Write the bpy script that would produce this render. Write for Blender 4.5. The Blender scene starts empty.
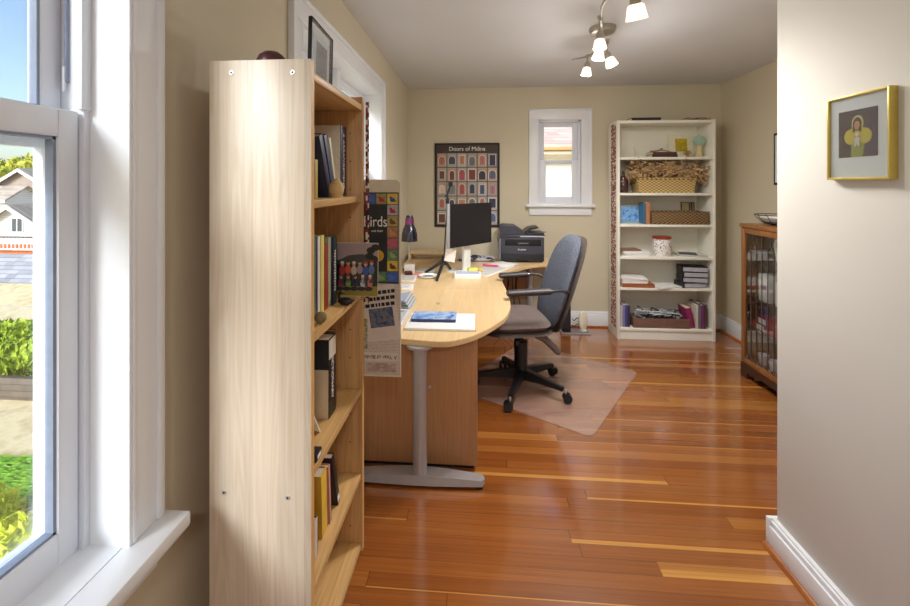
import bpy, bmesh, math, random
from mathutils import Matrix, Vector, Euler
RND = random.Random(7)
PI = math.pi
SC = bpy.context.scene
COL = SC.collection

# ------------------------------------------------------------------ materials
def lin(c):
    f = lambda v: v / 12.92 if v <= 0.04045 else ((v + 0.055) / 1.055) ** 2.4
    return tuple(f(v / 255.0) for v in c[:3]) + (1.0,)

class N:
    """small node-tree builder"""
    def __init__(s, name):
        s.m = bpy.data.materials.new(name); s.m.use_nodes = True
        s.t = s.m.node_tree; s.n = s.t.nodes; s.l = s.t.links
        s.b = s.n['Principled BSDF']; s.out = s.n['Material Output']
    def add(s, kind, **kw):
        n = s.n.new(kind)
        for k, v in kw.items(): setattr(n, k, v)
        return n
    def put(s, sock, v):
        if isinstance(v, bpy.types.NodeSocket): s.l.new(v, sock)
        else: sock.default_value = v
    def math(s, op, a, b=None, c=None):
        n = s.add('ShaderNodeMath', operation=op)
        s.put(n.inputs[0], a)
        if b is not None: s.put(n.inputs[1], b)
        if c is not None: s.put(n.inputs[2], c)
        return n.outputs[0]
    def comb(s, x, y, z):
        n = s.add('ShaderNodeCombineXYZ')
        for i, v in enumerate((x, y, z)): s.put(n.inputs[i], v)
        return n.outputs[0]
    def xyz(s, kind='Object'):
        tc = s.add('ShaderNodeTexCoord'); sp = s.add('ShaderNodeSeparateXYZ')
        s.l.new(tc.outputs[kind], sp.inputs[0]); return sp.outputs
    def noise(s, vec, scale=1.0, detail=3.0, rough=0.55, dist=0.0):
        n = s.add('ShaderNodeTexNoise'); s.l.new(vec, n.inputs['Vector'])
        n.inputs['Scale'].default_value = scale; n.inputs['Detail'].default_value = detail
        n.inputs['Roughness'].default_value = rough; n.inputs['Distortion'].default_value = dist
        return n.outputs[0]
    def white(s, vec):
        n = s.add('ShaderNodeTexWhiteNoise', noise_dimensions='3D'); s.l.new(vec, n.inputs['Vector'])
        return n.outputs['Value']
    def ramp(s, fac, stops, interp='LINEAR'):
        n = s.add('ShaderNodeValToRGB'); s.l.new(fac, n.inputs[0]); cr = n.color_ramp; cr.interpolation = interp
        while len(cr.elements) < len(stops): cr.elements.new(0.5)
        for e, (p, c) in zip(cr.elements, stops): e.position = p; e.color = c
        return n.outputs[0]
    def mix(s, fac, a, b, blend='MIX'):
        n = s.add('ShaderNodeMix', data_type='RGBA', blend_type=blend)
        s.put(n.inputs[0], fac); s.put(n.inputs[6], a); s.put(n.inputs[7], b)
        return n.outputs[2]
    def bump(s, h, strength=0.2, dist=0.002):
        n = s.add('ShaderNodeBump'); s.l.new(h, n.inputs['Height'])
        n.inputs['Strength'].default_value = strength; n.inputs['Distance'].default_value = dist
        s.l.new(n.outputs[0], s.b.inputs['Normal'])
    def set(s, **kw):
        for k, v in kw.items(): s.put(s.b.inputs[k.replace('_', ' ')], v)
        return s

def plain(name, rgb, rough=0.5, metal=0.0, var=0.08, scale=30.0, bump=0.0, **kw):
    n = N(name); tc = n.add('ShaderNodeTexCoord')
    f = n.noise(tc.outputs['Object'], scale, 3)
    c = lin(rgb); d = tuple(max(0, v * (1 - var)) for v in c[:3]) + (1,); e = tuple(min(1, v * (1 + var)) for v in c[:3]) + (1,)
    col = n.ramp(f, [(0.3, d), (0.7, e)])
    n.set(Base_Color=col, Roughness=rough, Metallic=metal, **kw)
    if bump: n.bump(f, bump)
    return n.m

def wood(name, base, dark, axis='z', stave_axis='x', stave=0.065, rough=0.4, tone=0.12, spec=0.5, figure=1.0):
    """laminated pale wood: staves with their own tone, stretched grain and cathedral figure"""
    n = N(name); o = dict(zip('xyz', n.xyz()))
    other = [a for a in 'xyz' if a not in (axis, stave_axis)][0]
    k = n.math('FLOOR', n.math('DIVIDE', n.math('ADD', o[stave_axis], 0.013), stave))
    sh = n.math('MULTIPLY', k, 3.71)
    along = n.math('ADD', o[axis], sh)
    v = n.comb(n.math('MULTIPLY', o[stave_axis], 110.0), n.math('MULTIPLY', along, 2.2), n.math('MULTIPLY', o[other], 90.0))
    g = n.noise(v, 1.0, 4, 0.6)
    v2 = n.comb(n.math('MULTIPLY', o[stave_axis], 11.0), n.math('MULTIPLY', along, 0.9), n.math('MULTIPLY', o[other], 11.0))
    w = n.noise(v2, 1.0, 2, 0.4, 0.4)
    rings = n.math('SINE', n.math('MULTIPLY', w, 95.0))
    f = n.math('ADD', n.math('MULTIPLY', g, 0.75), n.math('MULTIPLY', rings, 0.07 * figure))
    col = n.ramp(f, [(0.2, lin(dark)), (0.62, lin(base))])
    t = n.white(n.comb(k, 0.5, 0.5))
    fac = n.math('ADD', 1.0 - tone, n.math('MULTIPLY', t, tone * 1.6))
    col = n.mix(1.0, col, n.comb(fac, fac, fac), 'MULTIPLY')
    n.set(Base_Color=col, Roughness=rough); n.b.inputs['Specular IOR Level'].default_value = spec
    n.bump(g, 0.05)
    return n.m

def glass_pane(name, tint=(0.96, 0.98, 0.98, 1), gloss=0.06):
    n = N(name); n.n.remove(n.b)
    tr = n.add('ShaderNodeBsdfTransparent'); tr.inputs[0].default_value = tint
    gl = n.add('ShaderNodeBsdfGlossy'); gl.inputs['Roughness'].default_value = 0.02
    lw = n.add('ShaderNodeLayerWeight'); lw.inputs[0].default_value = 0.25
    mx = n.add('ShaderNodeMixShader')
    n.l.new(n.math('ADD', n.math('MULTIPLY', lw.outputs['Fresnel'], 0.35), gloss * 0.4), mx.inputs[0])
    n.l.new(tr.outputs[0], mx.inputs[1]); n.l.new(gl.outputs[0], mx.inputs[2]); n.l.new(mx.outputs[0], n.out.inputs[0])
    return n.m

def glow(name, rgb, strength):
    n = N(name); n.set(Base_Color=lin(rgb), Roughness=0.4)
    n.b.inputs['Emission Color'].default_value = lin(rgb); n.b.inputs['Emission Strength'].default_value = strength
    return n.m

def wall_paint(name, rgb, rough=0.7):
    n = N(name); tc = n.add('ShaderNodeTexCoord')
    a = n.noise(tc.outputs['Object'], 1.3, 2); b = n.noise(tc.outputs['Object'], 260, 2)
    c = lin(rgb); col = n.ramp(a, [(0.3, tuple(v * 0.97 for v in c[:3]) + (1,)), (0.7, tuple(min(1, v * 1.03) for v in c[:3]) + (1,))])
    n.set(Base_Color=col, Roughness=rough); n.bump(b, 0.08, 0.001)
    return n.m

def floor_boards():
    n = N('fir_floor'); o = n.xyz()
    row = n.math('FLOOR', n.math('DIVIDE', o[1], 0.064))
    off = n.math('MULTIPLY', n.white(n.comb(row, 3.0, 0.0)), 1.9)
    bx = n.math('DIVIDE', n.math('ADD', o[0], off), 1.9)
    idx = n.math('FLOOR', bx)
    r = n.white(n.comb(row, idx, 7.0)); r2 = n.white(n.comb(row, idx, 19.0))
    base = n.ramp(r, [(0.0, lin((142, 80, 34))), (0.35, lin((154, 89, 38))), (0.7, lin((164, 98, 43))), (0.88, lin((172, 108, 50))), (0.97, lin((184, 122, 58)))])
    yv = n.math('GREATER_THAN', r2, 0.88)
    # sapwood runs along one edge of some boards only
    fy = n.math('FRACT', n.math('DIVIDE', o[1], 0.064))
    edge = n.math('MULTIPLY', yv, n.math('LESS_THAN', fy, n.math('ADD', 0.08, n.math('MULTIPLY', n.math('POWER', r, 2.0), 0.5))))
    base = n.mix(n.math('MULTIPLY', edge, 0.9), base, lin((216, 156, 76)))
    gv = n.comb(n.math('MULTIPLY', n.math('ADD', o[0], n.math('MULTIPLY', r, 40.0)), 1.6), n.math('MULTIPLY', o[1], 120.0), r)
    g = n.noise(gv, 1.0, 4, 0.6)
    gm = n.ramp(g, [(0.3, (0.74, 0.68, 0.64, 1)), (0.62, (1.06, 1.06, 1.06, 1))])
    col = n.mix(0.85, base, gm, 'MULTIPLY')
    seam = n.math('LESS_THAN', fy, 0.022)
    fx = n.math('FRACT', bx)
    butt = n.math('LESS_THAN', fx, 0.0016)
    sm = n.math('MAXIMUM', seam, butt)
    col = n.mix(n.math('MULTIPLY', sm, 0.6), col, lin((70, 30, 12)))
    n.set(Base_Color=col, Roughness=n.math('ADD', 0.13, n.math('MULTIPLY', g, 0.12)))
    n.b.inputs['Specular IOR Level'].default_value = 0.7; n.b.inputs['Coat Weight'].default_value = 1.0; n.b.inputs['Coat Roughness'].default_value = 0.11; n.b.inputs['Coat IOR'].default_value = 1.85
    n.bump(n.math('SUBTRACT', n.math('MULTIPLY', n.noise(n.comb(n.math('MULTIPLY', o[0], 1.2), n.math('MULTIPLY', o[1], 14.0), 0.0), 1.0, 2), 0.8), sm), 0.07, 0.0012)
    return n.m

def foliage(name, a, b, c, scale=6.0):
    n = N(name); tc = n.add('ShaderNodeTexCoord')
    f = n.noise(tc.outputs['Object'], scale, 5, 0.7)
    n.set(Base_Color=n.ramp(f, [(0.35, lin(a)), (0.5, lin(b)), (0.66, lin(c))]), Roughness=0.7)
    return n.m

def rows(name, rgb, gap, axis='z', step=0.15, rough=0.7, jitter=0.2):
    """shingles or lap siding: courses with broken joints"""
    n = N(name); o = dict(zip('xyz', n.xyz()))
    r = n.math('FLOOR', n.math('DIVIDE', o[axis], step)); f = n.math('FRACT', n.math('DIVIDE', o[axis], step))
    u = n.math('ADD', n.math('ADD', o['x'], o['y' if axis == 'z' else 'z']), n.math('MULTIPLY', n.white(n.comb(r, 1.0, 2.0)), 1.0))
    t = n.white(n.comb(r, n.math('FLOOR', n.math('DIVIDE', u, step * 1.7)), 4.0))
    k = n.math('ADD', 1.0 - jitter, n.math('MULTIPLY', t, 2 * jitter))
    col = n.mix(1.0, lin(rgb), n.comb(k, k, k), 'MULTIPLY')
    col = n.mix(n.math('MULTIPLY', n.math('LESS_THAN', f, 0.16), 0.6), col, lin(gap))
    n.set(Base_Color=col, Roughness=rough)
    return n.m

def weave(name, a, b, s=90.0, rough=0.8):
    n = N(name); o = n.xyz()
    w1 = n.math('SINE', n.math('MULTIPLY', n.math('ADD', o[0], o[1]), s)); w2 = n.math('SINE', n.math('MULTIPLY', o[2], s * 1.6))
    f = n.math('ADD', 0.5, n.math('MULTIPLY', n.math('MULTIPLY', w1, w2), 0.5))
    n.set(Base_Color=n.ramp(f, [(0.25, lin(b)), (0.7, lin(a))]), Roughness=rough); n.bump(f, 0.5, 0.004)
    return n.m

def speckle(name, bg, spots, scale=40.0, thresh=0.32, rough=0.4):
    n = N(name); tc = n.add('ShaderNodeTexCoord')
    v = n.add('ShaderNodeTexVoronoi'); n.l.new(tc.outputs['Object'], v.inputs['Vector']); v.inputs['Scale'].default_value = scale
    sep = n.add('ShaderNodeSeparateColor'); n.l.new(v.outputs['Color'], sep.inputs[0])
    k = len(spots); col = n.ramp(sep.outputs[0], [(i / k, lin(c)) for i, c in enumerate(spots)], 'CONSTANT')
    m = n.math('LESS_THAN', v.outputs['Distance'], thresh)
    n.set(Base_Color=n.mix(m, lin(bg), col), Roughness=rough)
    return n.m

def bands(name, cols, axis='z', step=0.02, rough=0.6):
    """random coloured strips across one axis, broken up along it (woven cloth, collages, landscapes in print)"""
    n = N(name); o = dict(zip('xyz', n.xyz()))
    oth = 'y' if axis == 'z' else 'z'
    k = n.white(n.comb(n.math('FLOOR', n.math('DIVIDE', o[axis], step)), n.math('FLOOR', n.math('DIVIDE', n.math('ADD', o['x'], o[oth]), step * 2.5)), 1.0))
    q = len(cols); n.set(Base_Color=n.ramp(k, [(i / q, lin(c)) for i, c in enumerate(cols)], 'CONSTANT'), Roughness=rough)
    return n.m

def blotch(name, cols, scale=25.0, rough=0.5):
    n = N(name); tc = n.add('ShaderNodeTexCoord'); f = n.noise(tc.outputs['Object'], scale, 4, 0.65)
    q = len(cols); n.set(Base_Color=n.ramp(f, [(0.32 + 0.36 * i / max(1, q - 1), lin(c)) for i, c in enumerate(cols)]), Roughness=rough)
    return n.m

def textlines(name, bg, ink, step=0.006, axis='z', rough=0.6):
    """small print: broken grey lines on paper"""
    n = N(name); o = dict(zip('xyz', n.xyz()))
    r = n.math('DIVIDE', o[axis], step); f = n.math('FRACT', r)
    oth = n.math('ADD', o['x'], o['y'] if axis == 'z' else 0.0)
    g = n.noise(n.comb(n.math('MULTIPLY', oth, 260.0), n.math('FLOOR', r), 0.0), 1.0, 2)
    m = n.math('MULTIPLY', n.math('LESS_THAN', f, 0.5), n.math('GREATER_THAN', g, 0.45))
    n.set(Base_Color=n.mix(n.math('MULTIPLY', m, 0.75), lin(bg), lin(ink)), Roughness=rough)
    return n.m

M = {}
M['wall'] = wall_paint('beige_wall_paint', (207, 198, 174))
M['wall_light'] = wall_paint('window_greyed_wall_paint', (218, 216, 209))  # cool window light put into the colour, greyer than the beige walls
M['ceiling'] = wall_paint('ceiling_paint', (210, 212, 216), 0.85)
M['white'] = plain('white_trim_paint', (234, 237, 242), 0.35, var=0.02, scale=3)
M['vinyl'] = plain('white_window_vinyl', (226, 230, 238), 0.35, var=0.02, scale=3)
M['gasket'] = plain('grey_window_gasket', (138, 150, 172), 0.5)
M['floor'] = floor_boards()
M['shoe'] = wood('shoe_moulding_wood', (190, 118, 54), (140, 76, 30), 'y', 'x', 0.05, 0.35)
M['glass'] = glass_pane('window_glass')
M['clear'] = glass_pane('clear_frame_glass', (0.97, 0.98, 0.98, 1), 0.1)
M['maple'] = wood('daylight_paled_beech', (229, 215, 197), (210, 191, 167), 'z', 'x', 0.066, 0.36, 0.18, 0.5)  # same beech as the shelves, with daylight whitening put into the colour
M['maple_in'] = wood('honey_beech_shelf', (224, 186, 126), (198, 154, 94), 'y', 'x', 0.066, 0.4, 0.10)
M['maple_z'] = wood('honey_beech_upright', (216, 172, 118), (186, 140, 88), 'z', 'x', 0.066, 0.4, 0.08)
M['deskwood'] = wood('beech_veneer_desktop', (236, 207, 160), (220, 186, 136), 'y', 'x', 0.3, 0.3, 0.03, 0.5, 0.5)
M['deskedge'] = plain('desk_edge_band', (214, 170, 108), 0.4, var=0.04)
M['pedwood'] = wood('cherry_brown_veneer', (196, 148, 104), (170, 122, 82), 'z', 'x', 0.3, 0.4, 0.03, 0.4, 0.4)
M['cabwood'] = wood('old_oak_cabinet', (168, 112, 60), (118, 74, 36), 'z', 'y', 0.06, 0.35, 0.12)
M['darkwood'] = wood('dark_stained_wood', (84, 52, 38), (52, 30, 20), 'y', 'z', 0.06, 0.4)
M['cream_lam'] = plain('cream_bookcase_laminate', (236, 234, 222), 0.45, var=0.02, scale=4)
M['alu'] = plain('brushed_aluminium', (188, 188, 194), 0.38, 0.55, 0.03)
M['nickel'] = plain('satin_nickel', (176, 168, 156), 0.3, 0.9, 0.03)
M['chrome'] = plain('chrome', (220, 220, 224), 0.12, 1.0, 0.02)
M['steel'] = plain('bolt_steel', (205, 205, 205), 0.3, 0.7, 0.03)
M['black'] = plain('black_plastic', (26, 26, 30), 0.42, var=0.1)
M['matblack'] = plain('matt_black', (16, 16, 18), 0.7, var=0.1)
M['charcoal'] = plain('charcoal_plastic', (66, 66, 78), 0.4, var=0.06)
M['charcoal2'] = plain('dark_charcoal_plastic', (40, 40, 48), 0.35, var=0.06)
M['screen'] = plain('monitor_screen', (30, 28, 32), 0.22, var=0.03)
M['fabric'] = speckle('blue_grey_fabric', (92, 98, 112), ((122, 130, 146), (66, 72, 86), (146, 154, 168)), 260, 0.4, 0.9)
M['seatfab'] = speckle('brown_grey_fabric', (116, 102, 98), ((140, 124, 118), (90, 80, 78)), 240, 0.4, 0.75)
M['armblack'] = plain('worn_arm_pad', (58, 52, 54), 0.45, var=0.1)
M['shell'] = plain('chair_shell_plastic', (104, 93, 88), 0.45, var=0.06)
M['paper'] = plain('white_paper', (238, 238, 236), 0.7, var=0.03)
M['paper2'] = plain('warm_white_paper', (228, 222, 210), 0.7, var=0.03)
M['pages'] = textlines('page_block', (232, 222, 200), (196, 182, 156), 0.0024, 'y')
M['print'] = textlines('printed_page', (234, 232, 228), (120, 120, 130), 0.008, 'y')
M['newsprint'] = textlines('newsprint', (214, 200, 186), (150, 138, 130), 0.0055, 'z')
M['news'] = plain('newsprint_plain', (214, 200, 188), 0.8, var=0.03)
M['gold'] = plain('gold_leaf_frame', (206, 182, 92), 0.34, 0.4, 0.06)
M['mount'] = plain('pale_blue_mount', (232, 238, 244), 0.7, var=0.02)
M['aubergine'] = blotch('aubergine_ground', ((44, 26, 28), (52, 34, 62), (48, 26, 30)), 14)
M['ink'] = plain('black_ink', (30, 28, 28), 0.7)
M['inkwhite'] = plain('white_ink', (236, 234, 226), 0.6)
M['shade'] = glow('lit_opal_glass', (255, 240, 212), 0.95)
M['cable'] = plain('black_cable', (22, 22, 24), 0.5)
M['wicker'] = weave('straw_weave', (212, 184, 126), (140, 110, 62), 150)
M['wicker2'] = weave('brown_willow_weave', (150, 120, 80), (78, 56, 32), 150)
M['straw'] = plain('dried_grass', (206, 176, 130), 0.85, var=0.3, scale=18)
M['straw2'] = plain('dried_seed_heads', (160, 126, 90), 0.9, var=0.3, scale=18)
M['rust'] = plain('rust_brown', (150, 74, 34), 0.5, var=0.12)
_t = N('hazy_vinyl_mat')
_t.set(Base_Color=lin((232, 210, 204)), Roughness=0.16, Alpha=0.15); _t.b.inputs['Specular IOR Level'].default_value = 0.5
M['vinylmat'] = _t.m
_t = N('mat_rim_vinyl'); _t.set(Base_Color=lin((190, 150, 130)), Roughness=0.25, Alpha=0.45); M['matrim'] = _t.m
_c = {}
def C(rgb, rough=0.5, name=None):
    k = (rgb, rough)
    if k not in _c: _c[k] = plain(name or 'tint_%02x%02x%02x' % rgb, rgb, rough, var=0.06, scale=22)
    return _c[k]

# ------------------------------------------------------------------ mesh building
def rz(a): return Matrix.Rotation(a, 4, 'Z')
def rx(a): return Matrix.Rotation(a, 4, 'X')
def ry(a): return Matrix.Rotation(a, 4, 'Y')
def tr(x, y, z): return Matrix.Translation((x, y, z))

class MB:
    def __init__(s): s.bm = bmesh.new(); s.mats = []
    def _mi(s, m):
        if m not in s.mats: s.mats.append(m)
        return s.mats.index(m)
    def _add(s, b, m, X=None, smooth=True):
        i = s._mi(m)
        for f in b.faces: f.material_index = i; f.smooth = smooth
        if X is not None: b.transform(X)
        bmesh.ops.recalc_face_normals(b, faces=b.faces)
        me = bpy.data.meshes.new('tmp'); b.to_mesh(me); b.free(); s.bm.from_mesh(me); bpy.data.meshes.remove(me)
        return s
    def box(s, x0, x1, y0, y1, z0, z1, m, bev=0.0, X=None, seg=2):
        b = bmesh.new(); r = bmesh.ops.create_cube(b, size=1)
        bmesh.ops.transform(b, matrix=tr((x0 + x1) / 2, (y0 + y1) / 2, (z0 + z1) / 2) @ Matrix.Diagonal((abs(x1 - x0), abs(y1 - y0), abs(z1 - z0), 1)), verts=b.verts)
        if bev: bmesh.ops.bevel(b, geom=list(b.edges), offset=bev, segments=seg, affect='EDGES', profile=0.5)
        return s._add(b, m, X)
    def cyl(s, p0, p1, r0, m, r1=None, seg=20, bev=0.0, X=None):
        p0, p1 = Vector(p0), Vector(p1); d = p1 - p0
        b = bmesh.new(); bmesh.ops.create_cone(b, cap_ends=True, segments=seg, radius1=r0, radius2=r0 if r1 is None else r1, depth=d.length)
        if bev: bmesh.ops.bevel(b, geom=[e for e in b.edges if len(e.link_faces) == 2 and any(len(f.verts) > 4 for f in e.link_faces)], offset=bev, segments=2, affect='EDGES')
        b.transform(tr(*((p0 + p1) / 2)) @ d.to_track_quat('Z', 'Y').to_matrix().to_4x4())
        return s._add(b, m, X)
    def ball(s, c, r, m, sx=1, sy=1, sz=1, seg=20, X=None, cut=None):
        b = bmesh.new(); bmesh.ops.create_uvsphere(b, u_segments=seg, v_segments=max(8, seg // 2), radius=r)
        if cut is not None:
            bmesh.ops.bisect_plane(b, geom=list(b.verts) + list(b.edges) + list(b.faces), plane_co=(0, 0, cut * r), plane_no=(0, 0, -1), clear_outer=True)
            ed = [e for e in b.edges if e.is_boundary]
            if ed: bmesh.ops.edgeloop_fill(b, edges=ed)
        b.transform(tr(*c) @ Matrix.Diagonal((sx, sy, sz, 1)))
        return s._add(b, m, X)
    def lathe(s, prof, c, m, seg=28, X=None, closed=False):
        """prof: (radius, z) list"""
        b = bmesh.new(); rings = []
        for r, z in prof:
            rings.append([b.verts.new((c[0] + r * math.cos(2 * PI * k / seg), c[1] + r * math.sin(2 * PI * k / seg), c[2] + z)) for k in range(seg)])
        for a, d in zip(rings, rings[1:]):
            for k in range(seg): b.faces.new((a[k], a[(k + 1) % seg], d[(k + 1) % seg], d[k]))
        if prof[0][0] > 1e-5 and closed: b.faces.new(rings[0][::-1])
        if prof[-1][0] > 1e-5 and closed: b.faces.new(rings[-1])
        bmesh.ops.remove_doubles(b, verts=b.verts, dist=1e-6)
        return s._add(b, m, X)
    def prism(s, poly, a0, a1, m, axis='z', bev=0.0, X=None):
        """closed outline swept along an axis; outline coords are the other two axes in order"""
        b = bmesh.new()
        def P(u, v, w): return {'z': (u, v, w), 'y': (u, w, v), 'x': (w, u, v)}[axis]
        lo = [b.verts.new(P(u, v, a0)) for u, v in poly]; hi = [b.verts.new(P(u, v, a1)) for u, v in poly]
        n = len(poly)
        b.faces.new(lo[::-1]); b.faces.new(hi)
        for k in range(n): b.faces.new((lo[k], lo[(k + 1) % n], hi[(k + 1) % n], hi[k]))
        bmesh.ops.recalc_face_normals(b, faces=b.faces)
        if bev:
            bmesh.ops.bevel(b, geom=[e for e in b.edges if any(len(f.verts) == n for f in e.link_faces) and not all(len(f.verts) == n for f in e.link_faces)], offset=bev, segments=2, affect='EDGES')
        return s._add(b, m, X)
    def tube(s, pts, r, m, seg=8, X=None, taper=None):
        pts = [Vector(p) for p in pts]; b = bmesh.new(); rings = []; up = Vector((0, 0, 1)); n = len(pts); pn = None
        for i, p in enumerate(pts):
            t = (pts[min(i + 1, n - 1)] - pts[max(i - 1, 0)])
            if t.length < 1e-9: t = Vector((0, 0, 1))
            t.normalize()
            if pn is None:
                a = Vector((0, 0, 1)) if abs(t.z) < 0.9 else Vector((1, 0, 0)); pn = t.cross(a).normalized()
            else:
                pn = pn - t * pn.dot(t)
                pn = pn.normalized() if pn.length > 1e-6 else t.orthogonal().normalized()
            q = t.cross(pn); rr = r if taper is None else r + (taper - r) * i / max(1, n - 1)
            rings.append([b.verts.new(p + (pn * math.cos(2 * PI * k / seg) + q * math.sin(2 * PI * k / seg)) * rr) for k in range(seg)])
        for a, d in zip(rings, rings[1:]):
            for k in range(seg): b.faces.new((a[k], a[(k + 1) % seg], d[(k + 1) % seg], d[k]))
        b.faces.new(rings[0][::-1]); b.faces.new(rings[-1])
        return s._add(b, m, X)
    def pillow(s, w, h, t, m, fn=None, e=4.0, rings=9, seg=56, X=None, flat=5.0):
        """upholstered pad in XZ: superellipse outline, rounded edge; fn(x,y,z) bends it"""
        b = bmesh.new()
        def ring(k, side):
            q = k / rings; y = side * t / 2 * max(0.0, 1 - q ** flat) ** 0.5; R = []
            for i in range(seg):
                a = 2 * PI * i / seg; ca, sa = math.cos(a), math.sin(a)
                f = (abs(ca) ** e + abs(sa) ** e) ** (-1 / e) * q
                p = Vector((w / 2 * ca * f, y, h / 2 * sa * f))
                R.append(b.verts.new(fn(p) if fn else p))
            return R
        for side in (-1, 1):
            c = Vector((0, side * t / 2, 0)); cv = b.verts.new(fn(c) if fn else c)
            prev = ring(1, side)
            for i in range(seg): b.faces.new((cv, prev[i], prev[(i + 1) % seg]))
            for k in range(2, rings + 1):
                cur = ring(k, side)
                for i in range(seg): b.faces.new((prev[i], prev[(i + 1) % seg], cur[(i + 1) % seg], cur[i]))
                prev = cur
        bmesh.ops.remove_doubles(b, verts=b.verts, dist=1e-6)
        return s._add(b, m, X)
    def build(s, name, parent=None, loc=(0, 0, 0), rot=(0, 0, 0), sharp=38):
        me = bpy.data.meshes.new(name); s.bm.to_mesh(me); s.bm.free()
        for m in s.mats: me.materials.append(m)
        if sharp: me.set_sharp_from_angle(angle=math.radians(sharp))
        o = bpy.data.objects.new(name, me); COL.objects.link(o)
        o.location = loc; o.rotation_euler = rot
        if parent is not None: o.parent = parent
        return o

def tag(o, label, cat, group=None, kind=None):
    o['label'] = label; o['category'] = cat
    if group: o['group'] = group
    if kind: o['kind'] = kind
    return o
def thing(name, label, cat, loc=(0, 0, 0), rotz=0.0, group=None, rot=None):
    o = bpy.data.objects.new(name, None); COL.objects.link(o); o.empty_display_size = 0.05
    o.location = loc; o.rotation_euler = rot or (0, 0, rotz)
    return tag(o, label, cat, group)
def struct(o):
    o['kind'] = 'structure'; return o
def copy_tree(o, parent=None):
    c = o.copy(); COL.objects.link(c); c.parent = parent
    for ch in list(o.children): copy_tree(ch, c)
    return c
def lettering(name, text, size, m, parent, loc, rot, align='CENTER', depth=0.0006, squeeze=1.0):
    cu = bpy.data.curves.new(name, 'FONT'); cu.body = text; cu.size = size; cu.extrude = depth; cu.align_x = align; cu.align_y = 'CENTER'
    t = bpy.data.objects.new(name, cu); COL.objects.link(t)
    bpy.context.view_layer.update()
    me = bpy.data.meshes.new_from_object(t.evaluated_get(bpy.context.evaluated_depsgraph_get()))
    bpy.data.objects.remove(t); bpy.data.curves.remove(cu)
    me.materials.clear(); me.materials.append(m); me.name = name
    for v in me.vertices: v.co.x *= squeeze
    o = bpy.data.objects.new(name, me); COL.objects.link(o); o.location = loc; o.rotation_euler = rot
    if parent is not None: o.parent = parent
    return o
# ------------------------------------------------------------------ the room
LX, RX, FY, CZ = -0.775, 2.46, 4.55, 2.515
NY = -2.5
struct(tag(MB().box(-0.97, 2.62, NY - .15, 4.72, -0.12, 0, M['floor']).build('floor'), 'glossy reddish fir plank floor with a few yellow sapwood streaks', 'floor'))
struct(tag(MB().box(-0.97, 2.62, NY - .15, 4.72, CZ, CZ + .15, M['ceiling']).build('ceiling'), 'plain pale grey ceiling above the whole room', 'ceiling'))
w = MB()
def wall_with_holes(mb, along, f0, f1, a0, a1, holes, m):
    """wall panel from a0..a1 along an axis with rectangular openings (a,b,z0,z1)"""
    def B(u0, u1, z0, z1):
        if along == 'y': mb.box(f0, f1, u0, u1, z0, z1, m)
        else: mb.box(u0, u1, f0, f1, z0, z1, m)
    u = a0
    for (h0, h1, z0, z1) in sorted(holes):
        B(u, h0, 0, CZ); B(h0, h1, 0, z0); B(h0, h1, z1, CZ); u = h1
    B(u, a1, 0, CZ)
wall_with_holes(w, 'y', -0.97, LX, NY - .15, 4.72, [(-0.15, 0.87, 0.65, 2.36), (1.77, 3.23, 0.955, 2.18)], M['wall'])  # near opening raised out of view so more sun reaches the bookcase
struct(tag(w.build('wall_left'), 'beige painted wall on the left holding two white windows', 'wall'))
w = MB(); wall_with_holes(w, 'x', FY, 4.72, LX, RX, [(0.611, 1.055, 1.25, 2.167)], M['wall'])
struct(tag(w.build('wall_far'), 'beige painted end wall behind the printer and cream bookcase', 'wall'))
struct(tag(MB().box(RX, 2.62, 1.70, 4.72, 0, CZ, M['wall']).build('wall_right'), 'beige painted wall behind the glass-fronted oak cabinet', 'wall'))
struct(tag(MB().box(1.206, 1.30, NY, 1.83, 0, CZ, M['wall_light'], 0.003).box(1.29, RX, 1.70, 1.83, 0, CZ, M['wall_light']).build('wall_partition'), 'pale grey foreground wall on the right with the gold framed picture', 'wall'))
w = MB(); wall_with_holes(w, 'x', NY - .15, NY, LX, 1.30, [], M['wall_light'])
struct(tag(w.build('wall_rear'), 'plain pale wall behind the viewer', 'wall'))

def baseboard(mb, axis, face, a0, a1, h, d=1, t=0.018, m=None):
    m = m or M['white']
    for z0, z1, tt in ((0, h - 0.028, t), (h - 0.028, h - 0.008, t * 0.75), (h - 0.008, h, t * 0.5)):
        if axis == 'y': mb.box(face, face + d * tt, a0, a1, z0, z1, m, 0.0015)
        else: mb.box(a0, a1, face, face + d * tt, z0, z1, m, 0.0015)
    return mb
struct(tag(baseboard(MB(), 'x', FY, LX, RX, 0.16, -1).build('baseboard_far'), 'white baseboard along the end wall', 'baseboard'))
struct(tag(baseboard(MB(), 'y', RX, 1.83, FY, 0.16, -1).build('baseboard_right'), 'white baseboard along the right wall beside the cabinet', 'baseboard'))
struct(tag(baseboard(MB(), 'y', LX, NY, FY, 0.16, 1).build('baseboard_left'), 'white baseboard along the window wall', 'baseboard'))
mb = baseboard(MB(), 'y', 1.206, NY, 1.83, 0.120, -1, .032); mb.box(1.174, 1.30, 1.8305, 1.848, 0, 0.120, M['white'], 0.0015)
struct(tag(mb.build('baseboard_partition'), 'white baseboard on the foreground wall', 'baseboard'))
q = [(0, 0)] + [(-0.017 * math.cos(a * PI / 12), 0.017 * math.sin(a * PI / 12)) for a in range(7)]
struct(tag(MB().prism([(1.174 + u, v) for u, v in q], NY, 1.848, M['shoe'], 'y').build('trim_1'), 'varnished quarter-round wood strip under the foreground baseboard', 'trim'))
struct(tag(MB().prism([(RX - 0.018 + u, v) for u, v in q], 1.85, FY - .018, M['shoe'], 'y').build('trim_2'), 'varnished quarter-round wood strip along the right wall', 'trim'))
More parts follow.
